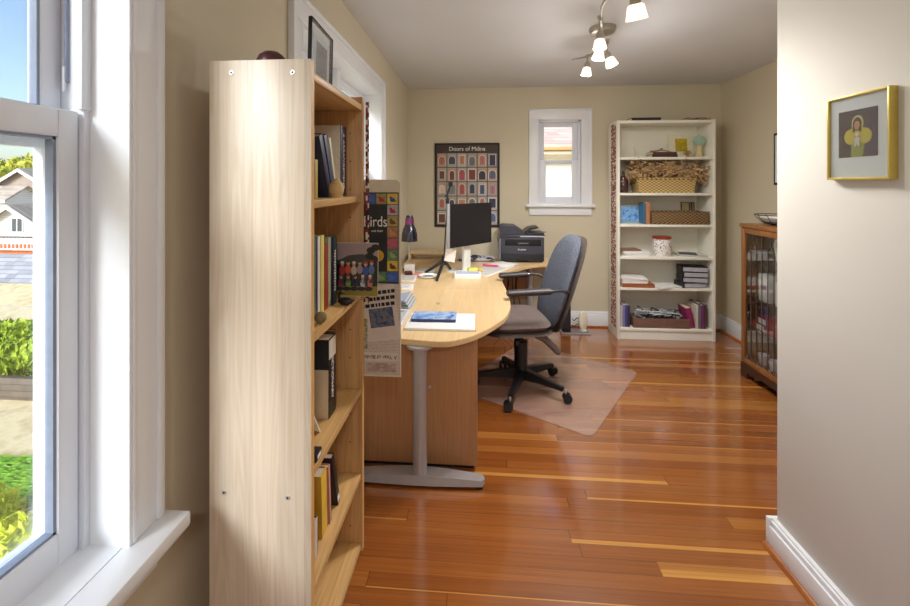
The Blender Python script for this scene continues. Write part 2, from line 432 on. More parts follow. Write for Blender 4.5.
struct(tag(MB().box(LX + .02, RX - .018, FY - 0.034, FY - 0.018, 0, 0.016, M['shoe'], 0.004).build('trim_3'), 'varnished quarter-round wood strip along the end wall', 'trim'))

# ---- window_1: big near window on the left
V, W_ = M['vinyl'], M['white']
w1 = struct(thing('window_1', 'large white double-hung window in the left foreground over a deep sill', 'window', (LX, 0.36, 0.69)))
def wy(y): return y - 0.36
def wz(z): return z - 0.69
def wxx(x): return x - LX
def B1(mb, x0, x1, y0, y1, z0, z1, m, bev=0.002): return mb.box(wxx(x0), wxx(x1), wy(y0), wy(y1), wz(z0), wz(z1), m, bev)
mb = MB()
for (y0, y1, oy0, oy1, by0, by1) in ((0.874, 0.958, 0.942, 0.964, 0.874, 0.884), (-0.252, -0.155, -0.258, -0.235, -0.164, -0.155)):
    B1(mb, LX, -0.758, y0, y1, 0.693, 2.365, W_); B1(mb, LX, -0.751, oy0, oy1, 0.693, 2.465, W_, 0.004); B1(mb, LX, -0.7545, by0, by1, 0.693, 2.365, W_, 0.003)
B1(mb, LX, -0.758, -0.235, 0.945, 2.363, 2.465, W_); B1(mb, LX, -0.751, -0.258, 0.964, 2.445, 2.470, W_, 0.004)
mb.build('casing', w1)
mb = MB()
B1(mb, -0.965, -0.7585, 0.866, 0.8735, 0.69, 2.365, W_, 0); B1(mb, -0.965, -0.7585, -0.1545, -0.147, 0.69, 2.365, W_, 0); B1(mb, -0.965, -0.7585, -0.147, 0.866, 2.356, 2.3625, W_, 0)
mb.build('jamb', w1)
mb = MB()
B1(mb, -0.87, -0.7755, -0.147, 0.866, 0.660, 0.693, W_, 0.0); B1(mb, -0.7755, -0.697, -0.27, 0.978, 0.660, 0.693, W_, 0.005)
B1(mb, LX, -0.757, -0.235, 0.945, 0.585, 0.660, W_, 0.002); B1(mb, LX, -0.735, -0.24, 0.952, 0.642, 0.660, W_, 0.006)
mb.build('window_sill', w1)
mb = MB()
for y0, y1 in ((0.846, 0.870), (-0.152, -0.128)):
    B1(mb, -0.955, -0.850, y0 + (0.006 if y0 > 0 else 0), y1, 0.69, 2.36, V)
    B1(mb, -0.860, -0.846, y0 - (0.003 if y0 > 0 else -.0), y1, 1.642, 2.36, V, 0.001)
B1(mb, -0.955, -0.85, -0.13, 0.85, 2.33, 2.36, V); B1(mb, -0.965, -0.862, -0.13, 0.85, 0.66, 0.705, V)
B1(mb, -0.888, -0.884, 0.8445, 0.8535, 1.70, 2.10, M['gasket'], 0); pass
mb.build('frame', w1)
def sash(name, x0, x1, y0, y1, z0, z1, st, bot, top, parent, to, m, gx, glassm, lip=True):
    mb = MB(); X0, X1 = sorted((to[0](x0), to[0](x1)))
    a = [(y0, y0 + st, z0, z1), (y1 - st, y1, z0, z1), (y0 + st, y1 - st, z0, z0 + bot), (y0 + st, y1 - st, z1 - top, z1)]
    for u0, u1, v0, v1 in a: mb.box(X0, X1, to[1](u0), to[1](u1), to[2](v0), to[2](v1), m, 0.003)
    f = mb.build(name, parent)
    if lip:
        g = MB(); e = 0.006; g0, g1 = to[0](gx) - 0.006, to[0](gx) + 0.012
        i0, i1, j0, j1 = y0 + st, y1 - st, z0 + bot, z1 - top
        for u0, u1, v0, v1 in ((i0, i0 + e, j0, j1), (i1 - e, i1, j0, j1), (i0, i1, j0, j0 + e), (i0, i1, j1 - e, j1)):
            g.box(g0, g1, to[1](u0), to[1](u1), to[2](v0), to[2](v1), M['gasket'])
        g.build('gasket', f)
    mb = MB().box(to[0](gx) - 0.002, to[0](gx) + 0.002, to[1](y0 + st), to[1](y1 - st), to[2](z0 + bot), to[2](z1 - top), glassm)
    mb.build('pane', f)
    return f
T1 = (wxx, wy, wz)
sash('lower_sash', -0.894, -0.858, -0.128, 0.847, 0.703, 1.637, 0.043, 0.064, 0.058, w1, T1, V, -0.876, M['glass'])
sash('upper_sash', -0.935, -0.902, -0.128, 0.851, 1.585, 2.345, 0.042, 0.055, 0.05, w1, T1, V, -0.918, M['glass'])
# screen frame outside the lower sash
mb = MB()
for u0, u1, v0, v1 in ((-0.13, -0.11, 0.70, 1.60), (0.846, 0.858, 0.70, 1.60), (-0.13, 0.85, 0.69, 0.725), (-0.13, 0.85, 1.56, 1.6)): B1(mb, -0.964, -0.94, u0, u1, v0, v1, V, 0.002)
mb.build('screen_frame', w1)
mb = MB(); B1(mb, -0.893, -0.886, 0.842, 0.848, 1.68, 1.735, V, 0.003); mb.build('latch', w1)

# ---- window_2: the pair behind the pale bookcase
w2 = struct(thing('window_2', 'wide white window behind the top of the pale bookcase', 'window', (LX, 2.5, 1.0)))
T2 = (wxx, lambda y: y - 2.5, lambda z: z - 1.0)
def B2(mb, x0, x1, y0, y1, z0, z1, m=W_, bev=0.002): return mb.box(wxx(x0), wxx(x1), y0 - 2.5, y1 - 2.5, z0 - 1, z1 - 1, m, bev)
mb = MB()
for y0, y1, o0, o1 in ((1.67, 1.772, 1.662, 1.685), (3.228, 3.332, 3.317, 3.34)):
    B2(mb, LX, -0.757, y0, y1, 1.0, 2.185); B2(mb, LX, -0.747, o0, o1, 1.0, 2.288, W_, 0.004)
B2(mb, LX, -0.757, 1.68, 3.32, 2.178, 2.28); B2(mb, LX, -0.747, 1.662, 3.34, 2.268, 2.29, W_, 0.004)
mb.build('casing', w2)
mb = MB(); B2(mb, -0.965, LX, 1.765, 1.772, 1, 2.185, W_, 0); B2(mb, -0.965, LX, 3.228, 3.235, 1, 2.185, W_, 0); B2(mb, -0.965, LX, 1.765, 3.235, 2.176, 2.185, W_, 0)
B2(mb, -0.93, -0.845, 2.47, 2.53, 1.0, 2.18, V)
mb.build('jamb', w2)
mb = MB(); B2(mb, -0.965, -0.70, 1.65, 3.35, 0.965, 1.0, W_, 0.005); B2(mb, LX, -0.757, 1.68, 3.32, 0.885, 0.965); mb.build('window_sill', w2)
for a, b in ((1.772, 2.472), (2.528, 3.228)):
    sash('lower_sash', -0.89, -0.86, a, b, 1.0, 1.60, 0.045, 0.06, 0.045, w2, T2, V, -0.876, M['glass'], False)
    sash('upper_sash', -0.925, -0.895, a, b, 1.56, 2.165, 0.045, 0.045, 0.05, w2, T2, V, -0.91, M['glass'], False)

# ---- window_3: small window in the end wall
w3 = struct(thing('window_3', 'small white double-hung window on the end wall above the printer', 'window', (0.833, FY, 1.28)))
T3 = (lambda y: y - FY, lambda x: x - 0.833, lambda z: z - 1.28)
def B3(mb, x0, x1, y0, y1, z0, z1, m=W_, bev=0.002): return mb.box(x0 - .833, x1 - .833, y0 - FY, y1 - FY, z0 - 1.28, z1 - 1.28, m, bev)
mb = MB()
for a, b, c, d, e, f in ((0.52, 0.613, 0.515, 0.533, 0.601, 0.613), (1.053, 1.16, 1.147, 1.165, 1.053, 1.065)):
    B3(mb, a, b, FY - .018, FY, 1.278, 2.17); B3(mb, c, d, FY - .028, FY, 1.278, 2.275, W_, 0.004); B3(mb, e, f, FY - .022, FY, 1.278, 2.17, W_, .003)
B3(mb, 0.52, 1.16, FY - .018, FY, 2.165, 2.27); B3(mb, 0.513, 1.167, FY - .028, FY, 2.258, 2.278, W_, 0.004)
mb.build('casing', w3)
mb = MB(); B3(mb, 0.607, 0.614, FY, 4.71, 1.278, 2.17, W_, 0); B3(mb, 1.052, 1.059, FY, 4.71, 1.278, 2.17, W_, 0); B3(mb, .607, 1.059, FY, 4.71, 2.162, 2.17, W_, 0)
B3(mb, 0.614, 0.632, 4.575, 4.70, 1.278, 2.165, V); B3(mb, 1.034, 1.052, 4.575, 4.70, 1.278, 2.165, V); B3(mb, .614, 1.052, 4.575, 4.70, 2.145, 2.165, V)
mb.build('jamb', w3)
mb = MB(); B3(mb, 0.485, 1.19, 4.495, 4.57, 1.248, 1.280, W_, 0.006); B3(mb, 0.611, 1.055, 4.56, 4.71, 1.255, 1.283, W_, 0.002); B3(mb, .52, 1.16, FY - .018, FY, 1.163, 1.25); mb.build('window_sill', w3)
def sash3(name, y0, y1, x0, x1, z0, z1, st, bot, top, gy):
    mb = MB()
    for a, b, c, d in ((x0, x0 + st, z0, z1), (x1 - st, x1, z0, z1), (x0 + st, x1 - st, z0, z0 + bot), (x0 + st, x1 - st, z1 - top, z1)): B3(mb, a, b, y0, y1, c, d, V, 0.003)
    f = mb.build(name, w3)
    g = MB(); B3(g, x0 + st, x1 - st, gy - .002, gy + .002, z0 + bot, z1 - top, M['glass'], 0); g.build('pane', f)
sash3('lower_sash', 4.58, 4.612, 0.632, 1.034, 1.283, 1.742, 0.066, 0.075, 0.04, 4.596)
sash3('upper_sash', 4.622, 4.655, 0.632, 1.034, 1.70, 2.15, 0.052, 0.045, 0.05, 4.64)

# ------------------------------------------------------------------ outside
GZ = -3.9
M['dirt'] = blotch('dry_tan_ground', ((206, 182, 134), (222, 204, 162), (184, 158, 110)), 1.2, 0.95)
M['lawn'] = foliage('lawn_green', (96, 158, 20), (136, 196, 36), (172, 222, 60), 9)
M['leaf'] = foliage('yellow_green_leaves', (142, 156, 20), (200, 208, 44), (232, 232, 96), 3)
M['leaf2'] = foliage('green_leaves', (92, 116, 20), (154, 176, 36), (206, 214, 74), 3)
M['leaf3'] = foliage('tree_leaves', (120, 132, 26), (176, 180, 50), (214, 208, 84), 0.4)
M['roof_grey'] = rows('grey_shingles', (170, 168, 172), (96, 94, 98), 'y', 0.3)
M['roof_tan'] = rows('tan_shingles', (178, 162, 146), (120, 104, 92), 'y', 0.3)
M['roof_pink'] = rows('weathered_shingles', (212, 178, 164), (140, 120, 116), 'y', 0.13, jitter=0.18)
M['siding'] = rows('taupe_siding', (168, 150, 136), (120, 104, 92), 'z', 0.2, jitter=0.05)
M['siding_white'] = rows('pale_siding', (226, 224, 222), (178, 176, 176), 'z', 0.2, jitter=0.03)
M['siding_cream'] = rows('cream_siding', (246, 241, 232), (226, 216, 200), 'z', 0.14, jitter=0.02)
M['fencewood'] = rows('orange_fence_boards', (200, 112, 58), (120, 60, 30), 'x', 0.14)
M['greyfence'] = rows('weathered_boards', (104, 92, 80), (52, 44, 38), 'z', 0.16)
struct(tag(MB().box(-150, 90, -40, 170, GZ - 0.5, GZ, M['dirt']).build('ground'), 'dry tan ground outside the windows', 'ground'))
def grid_patch(x0, x1, y0, y1, n, amp, m, z0):
    b = bmesh.new(); bmesh.ops.create_grid(b, x_segments=n, y_segments=n, size=0.5)
    for v in b.verts: v.co = Vector((x0 + (v.co.x + .5) * (x1 - x0), y0 + (v.co.y + .5) * (y1 - y0), z0 + RND.random() * amp))
    r = bmesh.ops.extrude_face_region(b, geom=list(b.faces)); 
    for g in r['geom']:
        if isinstance(g, bmesh.types.BMVert): g.co.z = g.co.z
    mb = MB(); mb._add(b, m); return mb
tag(grid_patch(-14, -3, 6.45, 7.7, 90, 0.07, M['lawn'], GZ + .003).build('lawn'), 'bright green lawn below the left window', 'lawn', kind='stuff')
def leaves(mb, c, r, n, size, m, shell=0.55):
    b = bmesh.new()
    for _ in range(n):
        d = Vector((RND.gauss(0, 1), RND.gauss(0, 1), RND.gauss(0, 1))).normalized() * (shell + (1 - shell) * RND.random())
        p = Vector((c[0] + d.x * r[0], c[1] + d.y * r[1], c[2] + d.z * r[2]))
        if p.z < GZ + .02: continue
        q = Euler((RND.uniform(0, 6), RND.uniform(0, 6), RND.uniform(0, 6))).to_matrix(); s = size * RND.uniform(.6, 1.2)
        b.faces.new([b.verts.new(p + q @ Vector(t)) for t in ((-s, 0, 0), (0, -s * .5, s * .1), (s, 0, 0), (0, s * .5, s * .1))])
    mb._add(b, m, smooth=False)
    return mb
def shrub(name, label, cat, c, r, n, size, m, group=None):
    t = thing(name, label, cat, (c[0], c[1], GZ), group=group)
    z = c[2] - GZ
    mb = MB(); mb.ball((0, 0, z), 0.8, m, r[0], r[1], r[2], 16); 
    b = MB(); off = (0, 0, z)
    bm_ = leaves(mb, (0, 0, 0), r, 0, size, m)
    bb = bmesh.new()
    for _ in range(n):
        d = Vector((RND.gauss(0, 1), RND.gauss(0, 1), RND.gauss(0, 1))).normalized() * RND.uniform(.72, 1.02)
        p = Vector((d.x * r[0], d.y * r[1], z + d.z * r[2]))
        if p.z < .03: continue
        q = Euler((RND.uniform(0, 6), RND.uniform(0, 6), RND.uniform(0, 6))).to_matrix(); s = size * RND.uniform(.6, 1.2)
        bb.faces.new([bb.verts.new(p + q @ Vector(u)) for u in ((-s, 0, 0), (0, -s * .5, s * .15), (s, 0, 0), (0, s * .5, s * .15))])
    mb._add(bb, m, smooth=False); mb.build('foliage', t, sharp=None)
    k = MB(); k.cyl((0, 0, 0), (0, 0, z), max(0.04, r[0] * .06), M['darkwood'], max(.03, r[0] * .04), 8); k.build('stem', t)
    return t
for i, (x, y, lab) in enumerate(((-6.2, 5.35, 'yellow-green shrub at the lawn edge nearest the left window'), (-7.7, 5.75, 'yellow-green shrub at the lawn edge, further left of the nearest one'))):
    shrub('leafy_shrub', lab, 'shrub', (x, y, GZ + .3), (0.75, 0.6, 0.5), 900, 0.085, M['leaf'], 'shrubs beside the lawn')
# low dark timber wall with hedge behind
tag(MB().box(-16, -6, 9.75, 9.9, GZ, GZ + 0.55, M['greyfence'], 0.01).build('timber_retaining_wall'), 'dark low timber wall between lawn and hedge', 'wall')
hd = shrub('clipped_hedge', 'bright green hedge behind the low timber wall', 'hedge', (-12.6, 10.9, GZ + .85), (3.0, 0.75, 0.72), 3800, 0.12, M['leaf2'])
# tan bank and chain-link fence
tag(MB().prism([(12.6, GZ), (17.2, GZ + 1.05), (17.2, GZ)], -24, -9, M['dirt'], 'x').build('earth_bank'), 'tan earth bank behind the hedge', 'bank')
mb = MB()
for k in range(6): mb.cyl((-22 + 2.2 * k, 12.4, GZ), (-22 + 2.2 * k, 12.4, GZ + 1.55), 0.025, M['steel'], seg=8)
t = mb; 
for z in (GZ + .2, GZ + 1.53): t.cyl((-22, 12.4, z), (-11, 12.4, z), 0.012, M['steel'], seg=6)
for k in range(90):
    x = -22 + k * .13
    if x + 1.3 < -11:
        t.cyl((x, 12.4, GZ + .2), (x + 1.3, 12.4, GZ + 1.5), 0.0035, M['steel'], seg=4); t.cyl((x + 1.3, 12.4, GZ + .2), (x, 12.4, GZ + 1.5), 0.0035, M['steel'], seg=4)
tag(t.build('chain_link_fence'), 'thin chain-link fence in front of the tan bank', 'fence')
def house(name, label, cx, y0, y1, hw, eave, ridge, wallm, roofm, over=0.35, gable_front=True, wins=(), trim=None):
    t = thing(name, label, 'house', (cx, y0, GZ))
    e, r = eave - GZ, ridge - GZ; d = y1 - y0
    mb = MB()
    if gable_front: mb.prism([(-hw, 0), (hw, 0), (hw, e), (0, r), (-hw, e)], 0, d, wallm, 'y')
    else: mb.prism([(0, 0), (d, 0), (d, e), (d / 2, r), (0, e)], -hw, hw, wallm, 'x')
    wl = mb.build('wall', t, sharp=20)
    th = 0.16
    mb = MB(); tm = MB()
    if gable_front:
        sl = (r - e) / hw; ov = over
        for s in (-1, 1):
            X = [(0, r + .02), (s * (hw + ov), e - sl * ov + .02), (s * (hw + ov), e - sl * ov + th + .02), (0, r + th + .04)]
            mb.prism(X, -ov, d + ov, roofm, 'y'); tm.prism([(0, r - .18), (s * (hw + ov), e - sl * ov - .18), (s * (hw + ov), e - sl * ov + th), (0, r + th)], -ov - .06, -ov, trim or M['white'], 'y')
    else:
        sl = (r - e) / (d / 2); ov = over
        for s in (-1, 1):
            c = d / 2; X = [(c, r + .02), (c + s * (c + ov), e - sl * ov + .02), (c + s * (c + ov), e - sl * ov + th + .02), (c, r + th + .04)]
            mb.prism(X, -hw - ov, hw + ov, roofm, 'x')
        tm.box(-hw - ov, hw + ov, -ov - .05, -ov, e - sl * ov - .1, e - sl * ov + th, trim or M['white'])
    mb.build('roof', t, sharp=20); tm.build('fascia', t, sharp=20)
    for (x, z, ww, hh) in wins:
        f = MB().box(x - ww / 2 - .1, x + ww / 2 + .1, -.06, 0.02, z - hh / 2 - .1, z + hh / 2 + .1, M['white']).build('window', t)
        MB().box(x - ww / 2, x + ww / 2, -.075, -.05, z - hh / 2, z + hh / 2, C((78, 84, 92), 0.15)).box(x - .04, x + .04, -.085, -.05, z - hh / 2, z + hh / 2, M['white']).build('pane', f)
    return t
house('garage', 'low grey shingled garage roof beyond the bank', -21.5, 17.6, 22.5, 4.2, -3.35, -2.25, M['siding_white'], M['roof_grey'], gable_front=False)
tag(MB().box(-44, -26, 27.5, 27.6, GZ, GZ + 1.2, M['fencewood']).build('board_fence'), 'orange stained board fence in front of the white gabled house', 'fence')
mb = MB()
for k in range(60): mb.cyl((-44 + k * .3, 27.2, GZ + .9), (-44 + k * .3, 27.2, GZ + 1.75), 0.035, M['white'], seg=5)
mb.box(-44, -26, 27.16, 27.24, GZ + 1.7, GZ + 1.8, M['darkwood']); mb.box(-44, -26, 27.16, 27.24, GZ + .85, GZ + .95, M['white'])
tag(mb.build('deck_railing'), 'white picket deck railing above the orange fence', 'railing')
house('gabled_house', 'white gabled house with a small twin window', -39.4, 33, 41, 3.6, -2.5, -0.35, M['siding_white'], M['roof_tan'], 0.5, True, [(0.45, 2.0, .9, 1.1)])
house('gabled_house', 'taupe gabled house with tan roof behind the white one', -49.6, 42.5, 52, 5.0, 0.3, 3.1, M['siding'], M['roof_tan'], 0.5, True, [(-1.5, 4.0, 1.0, 1.2)])
house('gabled_house', 'white low-roofed house left of the taupe gabled house', -49.0, 37.6, 40.8, 3.4, 0.2, 1.2, M['siding_white'], M['roof_tan'], 0.5, False)
for i, (x, y, r, h) in enumerate(((-80, 62, 5.6, 8.8), (-68, 60, 5.8, 8.8), (-56, 61, 5.6, 8.6), (-92, 63, 5.8, 8.6), (-44, 62, 5.6, 7.8))):
    shrub('leafy_tree', ['broad yellow-green tree left of the tree above the gable', 'broad yellow-green tree rising directly above the taupe gable', 'yellow-green tree right of the taupe gable', 'broad yellow-green tree furthest left behind the houses', 'yellow-green tree furthest right behind the houses'][i], 'tree', (x, y, GZ + h * .62), (r, r * .8, h * .5), 1500, 0.75, M['leaf3'], 'trees behind the houses')
# neighbour seen through the small end window
t = thing('neighbour_house', 'cream neighbouring house with weathered shingle roof seen through the small window', 'house', (1.6, 8.2, GZ))
MB().box(-3.6, 3.6, 0, 6, 0, 5.95, M['siding_cream']).build('wall', t)
MB().prism([(-0.45, 6.0), (-0.45, 6.09), (3.0, 7.9), (6.45, 6.09), (6.45, 6.0), (3.0, 7.78)], -4, 4, M['roof_pink'], 'x').build('roof', t, sharp=20)
MB().box(-4, 4, -0.53, -0.45, 6.0, 6.055, C((206, 150, 86)), 0.006).box(-4, 4, -.45, 0.0, 5.95, 5.99, M['siding_cream']).build('gutter', t)
# ------------------------------------------------------------------ pale beech bookcase in the foreground
BX, BY = -0.696, 1.045                       # back left near corner
bc = thing('bookcase', 'tall pale beech bookcase standing side-on beside the near window', 'bookcase', (BX, BY, 0))
mb = MB().box(0, 0.27, 0, 0.02, .150, 1.80, M['maple'], 0.0012).box(0, .255, .0005, .0195, 0, .151, M['maple']); mb.box(.268, .2705, 0.0006, .0194, .151, 1.799, M['deskedge'])
np_ = mb.build('side_panel', bc)
for x, z in ((0.060, 1.768), (0.222, 1.766), (0.040, 0.690), (0.209, 0.686)):
    MB().cyl((x, 0.0005, z), (x, -0.0018, z), 0.0062, M['steel'], bev=.0006).cyl((x, -0.0017, z), (x, -0.0022, z), 0.0026, M['matblack']).build('bolt', bc)
mb = MB().box(0, 0.27, 0.47, 0.49, .150, 1.80, M['maple_z'], 0.0012).box(0, .17, .4705, .4895, 0, .151, M['darkwood']); mb.box(.268, .2705, .4706, .4894, .151, 1.799, M['deskedge'])
for k in range(44):
    z = .24 + k * .034
    if all(abs(z - s) > .03 for s in (1.43, 1.08, .735, .43)):
        if k % 3 == 0: mb.cyl((.225, .4705, z), (.225, .4695, z), 0.0028, M['darkwood'], seg=8).cyl((.045, .4705, z), (.045, .4695, z), 0.0028, M['darkwood'], seg=8)
mb.build('side_panel', bc)
MB().box(0.002, 0.268, 0.02, 0.47, 1.750, 1.771, M['maple_in'], 0.001).build('top', bc)
for z in (1.44, 1.09, 0.742, 0.433, 0.179):
    MB().box(0.006, 0.265, 0.02, 0.47, z - 0.021, z, M['maple_in'], 0.0015).build('shelf', bc)
MB().box(0.001, 0.006, 0.02, 0.47, 0.05, 1.75, M['maple_z']).build('back_panel', bc)
MB().box(0.155, 0.17, 0.02, 0.47, 0.0, 0.157, M['darkwood']).build('kick_board', bc)

def book(label, th, h, d, cover, loc, rot=(0, 0, 0), group=None, spine=None, pages=True, title=None, tcol=None, front=None, soft=False, name='book'):
    """spine towards +x, standing on z=0, thickness along y"""
    c = C(cover, .45); sp = C(spine, .45) if spine else c
    t = 0.0012 if soft else 0.0022
    mb = MB().box(-d / 2, d / 2, -th / 2, -th / 2 + t, 0, h, C(front, .45) if front else c, 0.0004).box(-d / 2, d / 2, th / 2 - t, th / 2, 0, h, c, 0.0004).box(d / 2 - t, d / 2, -th / 2, th / 2, 0, h, sp, 0.0004)
    o = mb.build(name, None, loc, rot); tag(o, label, 'book', group)
    MB().box(-d / 2 + .004, d / 2 - t, -th / 2 + t, th / 2 - t, .003, h - .003, M['pages']).build('pages', o)
    if title: lettering('spine_title', title, min(th * .5, .024), C(tcol or (236, 234, 226), .6), o, (d / 2 + .0004, 0, h * .5), (PI / 2, PI / 2, PI / 2))
    return o
def lean(y, z, th, a): return (y, z + th / 2 * math.sin(abs(a)))
XS = -0.48
def bk(label, y, th, h, z, cover, d=.19, a=0.0, xs=XS, **k):
    yy, zz = lean(y, z, th, a); return book(label, th, h, d, cover, (xs - d / 2, yy, zz), (a, 0, 0), **k)
g = 'books on the topmost open shelf of the pale bookcase'
bk('cream book with navy spine upright at the far end of the top shelf', 1.474, .062, .248, 1.44, (206, 196, 178), group=g, spine=(48, 44, 74), title='& ARRANGEMENT', xs=-.482)
bk('yellow slim book between grey-beige and navy books on the top shelf', 1.218, .022, .115, 1.44, (206, 182, 84), group=g)
bk('grey-beige book at the near end of the top shelf', 1.190, .030, .205, 1.44, (176, 166, 142), group=g, spine=(182, 172, 146))
bk('navy book leaning on the grey-beige book, top shelf', 1.338, .030, .205, 1.44, (40, 46, 78), a=.44, group=g, spine=(46, 48, 76))
bk('blue-black book leaning in the middle of the top shelf', 1.371, .026, .207, 1.44, (38, 44, 72), a=.40, group=g, spine=(56, 68, 112))
bk('slim cream book leaning on the blue-black book', 1.399, .018, .20, 1.44, (224, 216, 190), a=.35, group=g)
tag(MB().ball((0, 0, .028), .028, C((204, 172, 118), .6), .86, .78, 1.0).ball((0, 0, .05), .013, C((204, 172, 118), .6), .9, .9, .9).cyl((0, 0, 0), (0, 0, .012), .019, C((190, 156, 100), .6)).build('wooden_figurine', None, (-.452, 1.312, 1.44)), 'small egg-shaped tan figurine in front of the leaning navy books', 'figurine')
g = 'books on the second shelf of the pale bookcase'
bk('teal green book at the near end of the second shelf', 1.203, .022, .245, 1.09, (66, 116, 104), group=g)
bk('thin purple book beside the teal one', 1.2205, .010, .238, 1.09, (86, 62, 108), group=g, soft=True)
bk('white book between the purple and yellow books', 1.238, .023, .236, 1.09, (222, 214, 200), group=g)
bk('pale yellow book with grey lower spine on the second shelf', 1.266, .030, .236, 1.09, (218, 200, 96), group=g, spine=(222, 206, 110))
bk('red book on the second shelf', 1.298, .030, .206, 1.09, (158, 48, 40), group=g)
bk('green and white book between red and dark blue books', 1.3275, .026, .222, 1.09, (150, 156, 118), group=g, spine=(170, 176, 140))
bk('dark blue book with white spine letters at the far end of the row', 1.361, .036, .222, 1.09, (34, 46, 66), group=g, xs=-.474)
o = tag(MB().ball((0, 0, .017), .017, C((122, 104, 72), .85), 1.0, 1.05, .95, seg=18).build('round_stone', None, (-.448, 1.166, 1.09)), 'round brown-grey stone at the near front edge of the second shelf', 'stone')
kb = [o_ for o_ in COL.objects if o_.get('label', '').startswith('dark blue book with white')][0]; mb = MB()
for k in range(15): mb.box(.095, .0956, -.0075 + .002 * (k % 3), .006 - .0015 * (k % 2), .045 + k * .009, .051 + k * .009, M['inkwhite'])
mb.build('spine_lettering', kb)
dk = thing('loon_figurine', 'black carved duck in front of the books on the second shelf', 'figurine', (-.438, 1.352, 1.09), -0.15)
M['duck'] = plain('black_carved_wood', (20, 18, 20), .4)
MB().ball((0.002, 0, .0125), .0125, M['duck'], 2.1, 1.05, 1.0).ball((.024, 0, .016), .007, M['duck'], 1.5, .8, .6).cyl((-.012, 0, 0), (.012, 0, 0.003), .006, M['duck']).build('body', dk)
MB().tube([(-.017, 0, .016), (-.021, 0, .026), (-.020, 0, .034), (-.016, 0, .038)], .0048, M['duck'], taper=.0042).ball((-.0155, 0, .039), .0062, M['duck'], 1.15, .9, .9).cyl((-.011, 0, .038), (-.001, 0, .0355), .0028, M['duck'], .0008).build('neck', dk)
g = 'books on the third shelf of the pale bookcase'
dc = bk('thick black dictionary with cream cover panel on the third shelf', 1.336, .063, .250, .742, (24, 22, 22), d=.185, group=g, front=(206, 186, 152), title='DICTIONARY', xs=-.474)
MB().box(-.0925, .0920, -.0325, -.0312, .155, .25, C((24, 22, 22), .45)).build('cover_band', dc)
MB().box(.0922, .0932, -.030, .030, .186, .246, C((216, 206, 188), .5)).build('spine_label', dc)
bk('brown book behind the thick black dictionary', 1.380, .020, .256, .742, (132, 98, 66), group=g, d=.17, xs=-.479)
mg = tag(MB().box(-.09, .09, -.003, .003, 0, .27, M['paper2'], .001).build('magazine', None, (-.565, 1.236, .7435), (.60, 0, 0)), 'white magazine slumped against the near side of the third shelf', 'magazine', g)
MB().box(-.08, .086, .003, .0036, .02, .25, M['print']).build('cover_print', mg)
tag(MB().box(-.02, .02, -.02, .02, 0, .022, M['black'], .003).box(.0195, .0205, -.012, .012, .006, .016, M['inkwhite']).build('small_black_box', None, (-.452, 1.116, .742)), 'small black box near the front of the third shelf', 'box')
g = 'books on the fourth shelf of the pale bookcase'
by = bk('thick yellow book with a white tag on the fourth shelf', 1.246, .046, .19, .433, (208, 158, 44), a=.05, group=g, spine=(226, 184, 60), xs=-.465)
MB().box(.05, .075, -.0236, -.0230, .025, .052, M['inkwhite']).box(.056, .069, -.0240, -.0235, .031, .046, M['ink']).build('white_tag', by)
bp = bk('pink patterned slim book beside the thick yellow one', 1.288, .016, .185, .433, (196, 132, 120), a=.08, group=g, spine=(206, 146, 128), xs=-.462)
bb = bk('black book leaning at the far end of the fourth shelf', 1.366, .022, .20, .433, (30, 22, 28), a=.30, group=g, xs=-.462)
MB().box(.0952, .0962, -.008, .008, .012, .034, M['inkwhite']).build('white_tag', bb)
bk('dark low book with pale edge nearest the viewer on the fourth shelf', 1.158, .026, .11, .433, (50, 34, 34), d=.15, group=g, spine=(212, 196, 188), xs=-.458)

# things on top of the pale bookcase
tag(MB().lathe([(.0, .001), (.038, .001), (.041, .02), (.040, .040), (.033, .056), (.02, .0665), (.0, .070)], (0, 0, 0), C((70, 30, 36), .35)).build('burgundy_bowl', None, (-.562, 1.110, 1.7715)), 'dark burgundy upturned bowl on top of the pale bookcase', 'bowl')
tag(MB().box(-.005, .005, -.005, .005, 0, .036, M['black'], .002).ball((.003, 0, .038), .005, M['black'], 1.2, 1, .7).build('small_black_figure', None, (-.478, 1.10, 1.771)), 'tiny black figure between bowl and photo frame', 'figurine')
fr = thing('photo_frame', 'black-edged glass photo frame standing on the pale bookcase', 'photo frame', (-.497, 1.29, 1.7722), rot=(0, .06, PI / 2))
mb = MB()
for a, b, c, d in ((-.09, -.086, 0, .2), (.086, .09, 0, .2), (-.086, .086, 0, .004), (-.086, .086, .196, .2)): mb.box(a, b, -.0065, .005, c, d, M['matblack'], .001)
mb.build('frame', fr)
MB().box(-.066, .066, -.003, .002, .004, .165, M['mount']).build('mount', fr)
MB().box(-.045, .045, -.0038, -.003, .03, .145, blotch('grey_photo', ((92, 90, 92), (128, 126, 128), (150, 148, 150)), 12)).build('photograph', fr)
MB().box(-.083, .083, -.0062, -.0052, .006, .194, M['clear']).build('pane', fr)

